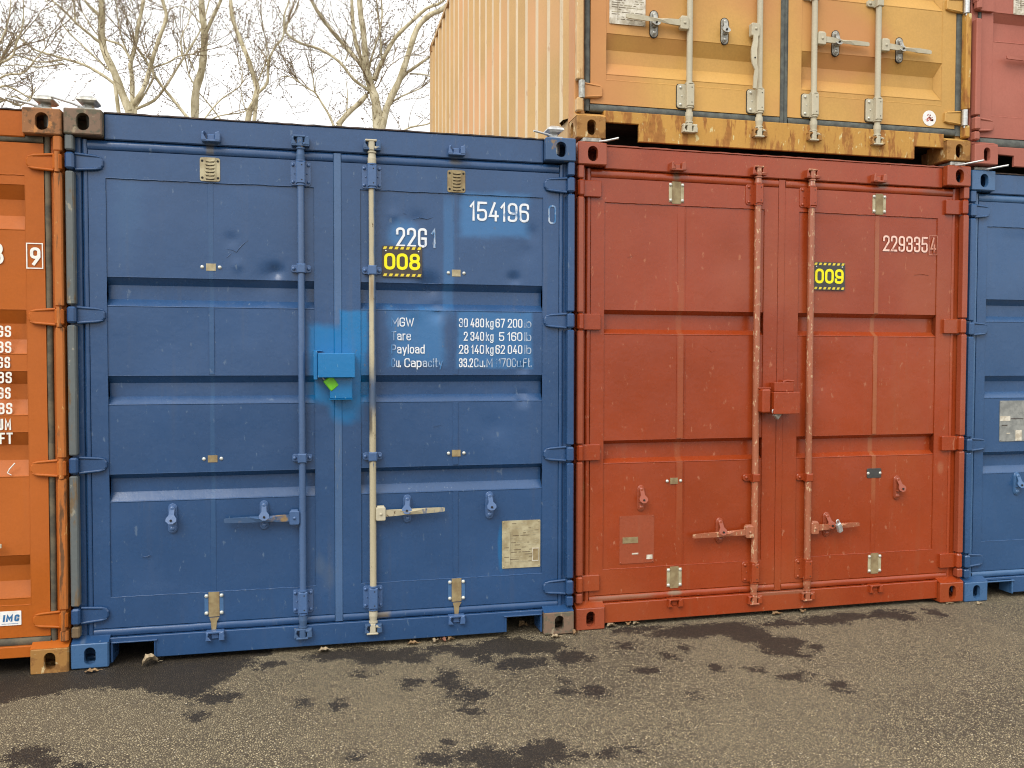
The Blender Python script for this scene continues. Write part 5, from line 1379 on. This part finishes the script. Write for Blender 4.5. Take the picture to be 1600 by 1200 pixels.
# ------------------------------------------------------------------ bare trees behind the containers
bark = NT('pale_bark')
bn = bark.rng(bark.noise(7, 6, .65, stretch=(1, 1, .55)), .35, .65)
bc = bark.mix(bn, (.36, .31, .18, 1), (.66, .60, .42, 1))
bc = bark.mix(bark.rng(bark.noise(22, 4, .6, stretch=(1, 1, 3.5)), .66, .72), bc, (.13, .10, .065, 1))
bark.l(bc, bark.b.inputs['Base Color']); bark.b.inputs['Roughness'].default_value = .85
bark.l(bark.bump(bark.noise(30, 5), .5, .01), bark.b.inputs['Normal'])
twigm = plain('twig_brown', (.38, .31, .20), .85, 0, .25, 12, (.16, .11, .055))
budm = plain('dark_bud', (.16, .12, .08), .8, 0, .3, 20, (.26, .18, .10))
def tree(key, label, seed, n_twig=1.0):
    Y, limbs = TREES[key]; rnd = random.Random(seed)
    base = limbs[0][2][0]
    e = empty('bare_tree', (base[0], Y, 0)); tag(e, label, 'tree', 'bare pale-barked trees behind the containers')
    tr = MB(); tw = MB(); bd = MB()
    O = Vector((base[0], Y, 0))
    allseg = []
    def smooth_path(P, n=3):
        out = []
        for i in range(len(P) - 1):
            p0 = P[max(i - 1, 0)]; p1 = P[i]; p2 = P[i + 1]; p3 = P[min(i + 2, len(P) - 1)]
            for k_ in range(n):
                t = k_ / n
                out.append(0.5 * ((2 * p1) + (p2 - p0) * t + (2 * p0 - 5 * p1 + 4 * p2 - p3) * t * t + (3 * p1 - p0 - 3 * p2 + p3) * t ** 3))
        out.append(P[-1]); return out
    for li, (w0, w1, pl) in enumerate(limbs):
        dy = rnd.uniform(-.30, .30) if li else 0
        P = []
        ln = 0
        for i, (x, z) in enumerate(pl):
            if i: ln += math.hypot(x - pl[i - 1][0], z - pl[i - 1][1])
            P.append(Vector((x, Y + dy * min(1.2, ln * .5) + (.03 * math.sin(i * 2.1 + li) if i else 0), z)) - O)
        if li == 0 or pl[0][1] < 5.0:                      # carry the stem down to the ground
            P0 = P[0] if P[0].z < P[-1].z else P[-1]
        P = smooth_path(P)
        n = len(P); R_ = [(w0 + (w1 - w0) * (i / (n - 1)) ** .8) * (1 + .09 * math.sin(i * 1.9 + li * 2)) for i in range(n)]
        tr.tube(P, R_, 10 if w0 > .04 else 7)
        allseg.append((P, R_))
    # stem below the lowest measured point
    lo = min((p for p, _ in [(s[0][0], 0) for s in allseg] + [(s[0][-1], 0) for s in allseg]), key=lambda p: p.z)
    rr = max(s[1][0] for s in allseg) * 1.15
    x_off = -lo.x * .0
    tr.tube([Vector((lo.x * .7, 0, -.05)), Vector((lo.x * .8, 0, lo.z * .4)), lo + Vector((0, 0, .02))], [rr * 1.45, rr * 1.2, rr], 12)
    # roots of the other limbs meet the stem
    for (P, R_) in allseg[1:]:
        a = P[0]
        if a.z < 6.6 and R_[0] > .02 and abs(a.x - lo.x) > .05:
            tr.tube([lo * 1.0, (lo + a) / 2 + Vector((0, 0, -.1)), a], [max(R_[0] * 1.2, rr * .7), R_[0] * 1.1, R_[0]], 8)
    def bud(p, s):
        d = Vector((rnd.uniform(-1, 1), rnd.uniform(-1, 1), rnd.uniform(-.3, 1))).normalized(); u = d.orthogonal().normalized(); w = d.cross(u)
        q = [p, p + d * s * .5 + u * s * .32, p + d * s * .5 - u * s * .16 + w * s * .28, p + d * s * .5 - u * s * .16 - w * s * .28, p + d * s * 1.2]
        bd.add(q, [(0, 1, 2), (0, 2, 3), (0, 3, 1), (1, 4, 2), (2, 4, 3), (3, 4, 1)])
    def twig(p, d, length, r, lev):
        n = max(3, int(length / .13)); pts = [p]; dd = d.copy(); kids = []
        for i in range(n):
            dd = (dd + Vector((rnd.uniform(-.34, .34), rnd.uniform(-.34, .34), rnd.uniform(-.22, .40)))).normalized()
            p = p + dd * (length / n); pts.append(p)
            if lev < 2 and rnd.random() < .62:
                a = Vector((rnd.uniform(-1, 1), rnd.uniform(-.9, .9), rnd.uniform(-.6, .9)))
                kids.append((p, (dd * .75 + a * .8).normalized(), length * rnd.uniform(.28, .6)))
            if rnd.random() < (.95 if lev else .6): bud(p, rnd.uniform(.016, .036))
        bud(p, rnd.uniform(.02, .04))
        tw.tube(pts, [r * (1 - .7 * i / n) for i in range(n + 1)], 4 if lev else 5, cap=False)
        for (a, b_, c_) in kids: twig(a, b_, c_, r * .6, lev + 1)
    for (P, R_) in allseg:
        for i in range(1, len(P)):
            if P[i].z < 5.0: continue
            seg = (P[i] - P[i - 1]).length
            thin = R_[i] < .03
            cnt = seg * (6.2 if thin else 4.0) * n_twig
            m = int(cnt) + (rnd.random() < cnt - int(cnt))
            for _ in range(m):
                t = rnd.random(); p = P[i - 1].lerp(P[i], t); d = (P[i] - P[i - 1]).normalized()
                a = Vector((rnd.uniform(-1, 1), rnd.uniform(-.8, .8), rnd.uniform(-.3, .9)))
                twig(p, (d * .5 + a).normalized(), rnd.uniform(.25, .95), rnd.uniform(.004, .0085), 0 if rnd.random() < .6 else 1)
        if R_[-1] > .006 and P[-1].z > 6: 
            for _ in range(3): twig(P[-1], ((P[-1] - P[-2]).normalized() + Vector((rnd.uniform(-.5, .5), rnd.uniform(-.5, .5), .3))).normalized(), rnd.uniform(.7, 1.5), min(R_[-1], .014), 0)
    tr.build('trunk', bark.m, e); tw.build('twigs', twigm, e); bd.build('buds', budm, e)
tree('a', 'pale many-stemmed bare tree above the left end of the blue 008 container', 3, 1.0)
tree('b', 'bare tree with one straight upright pale trunk, second from the left', 5, .8)
tree('c', 'slender forked bare tree left of the largest one', 8, .8)
tree('d', 'largest bare tree with thick spreading limbs beside the ochre container', 13, 1.35)
tree('e', 'bare tree with tangled brown twigs at the far left, behind the orange container', 21, 1.3)
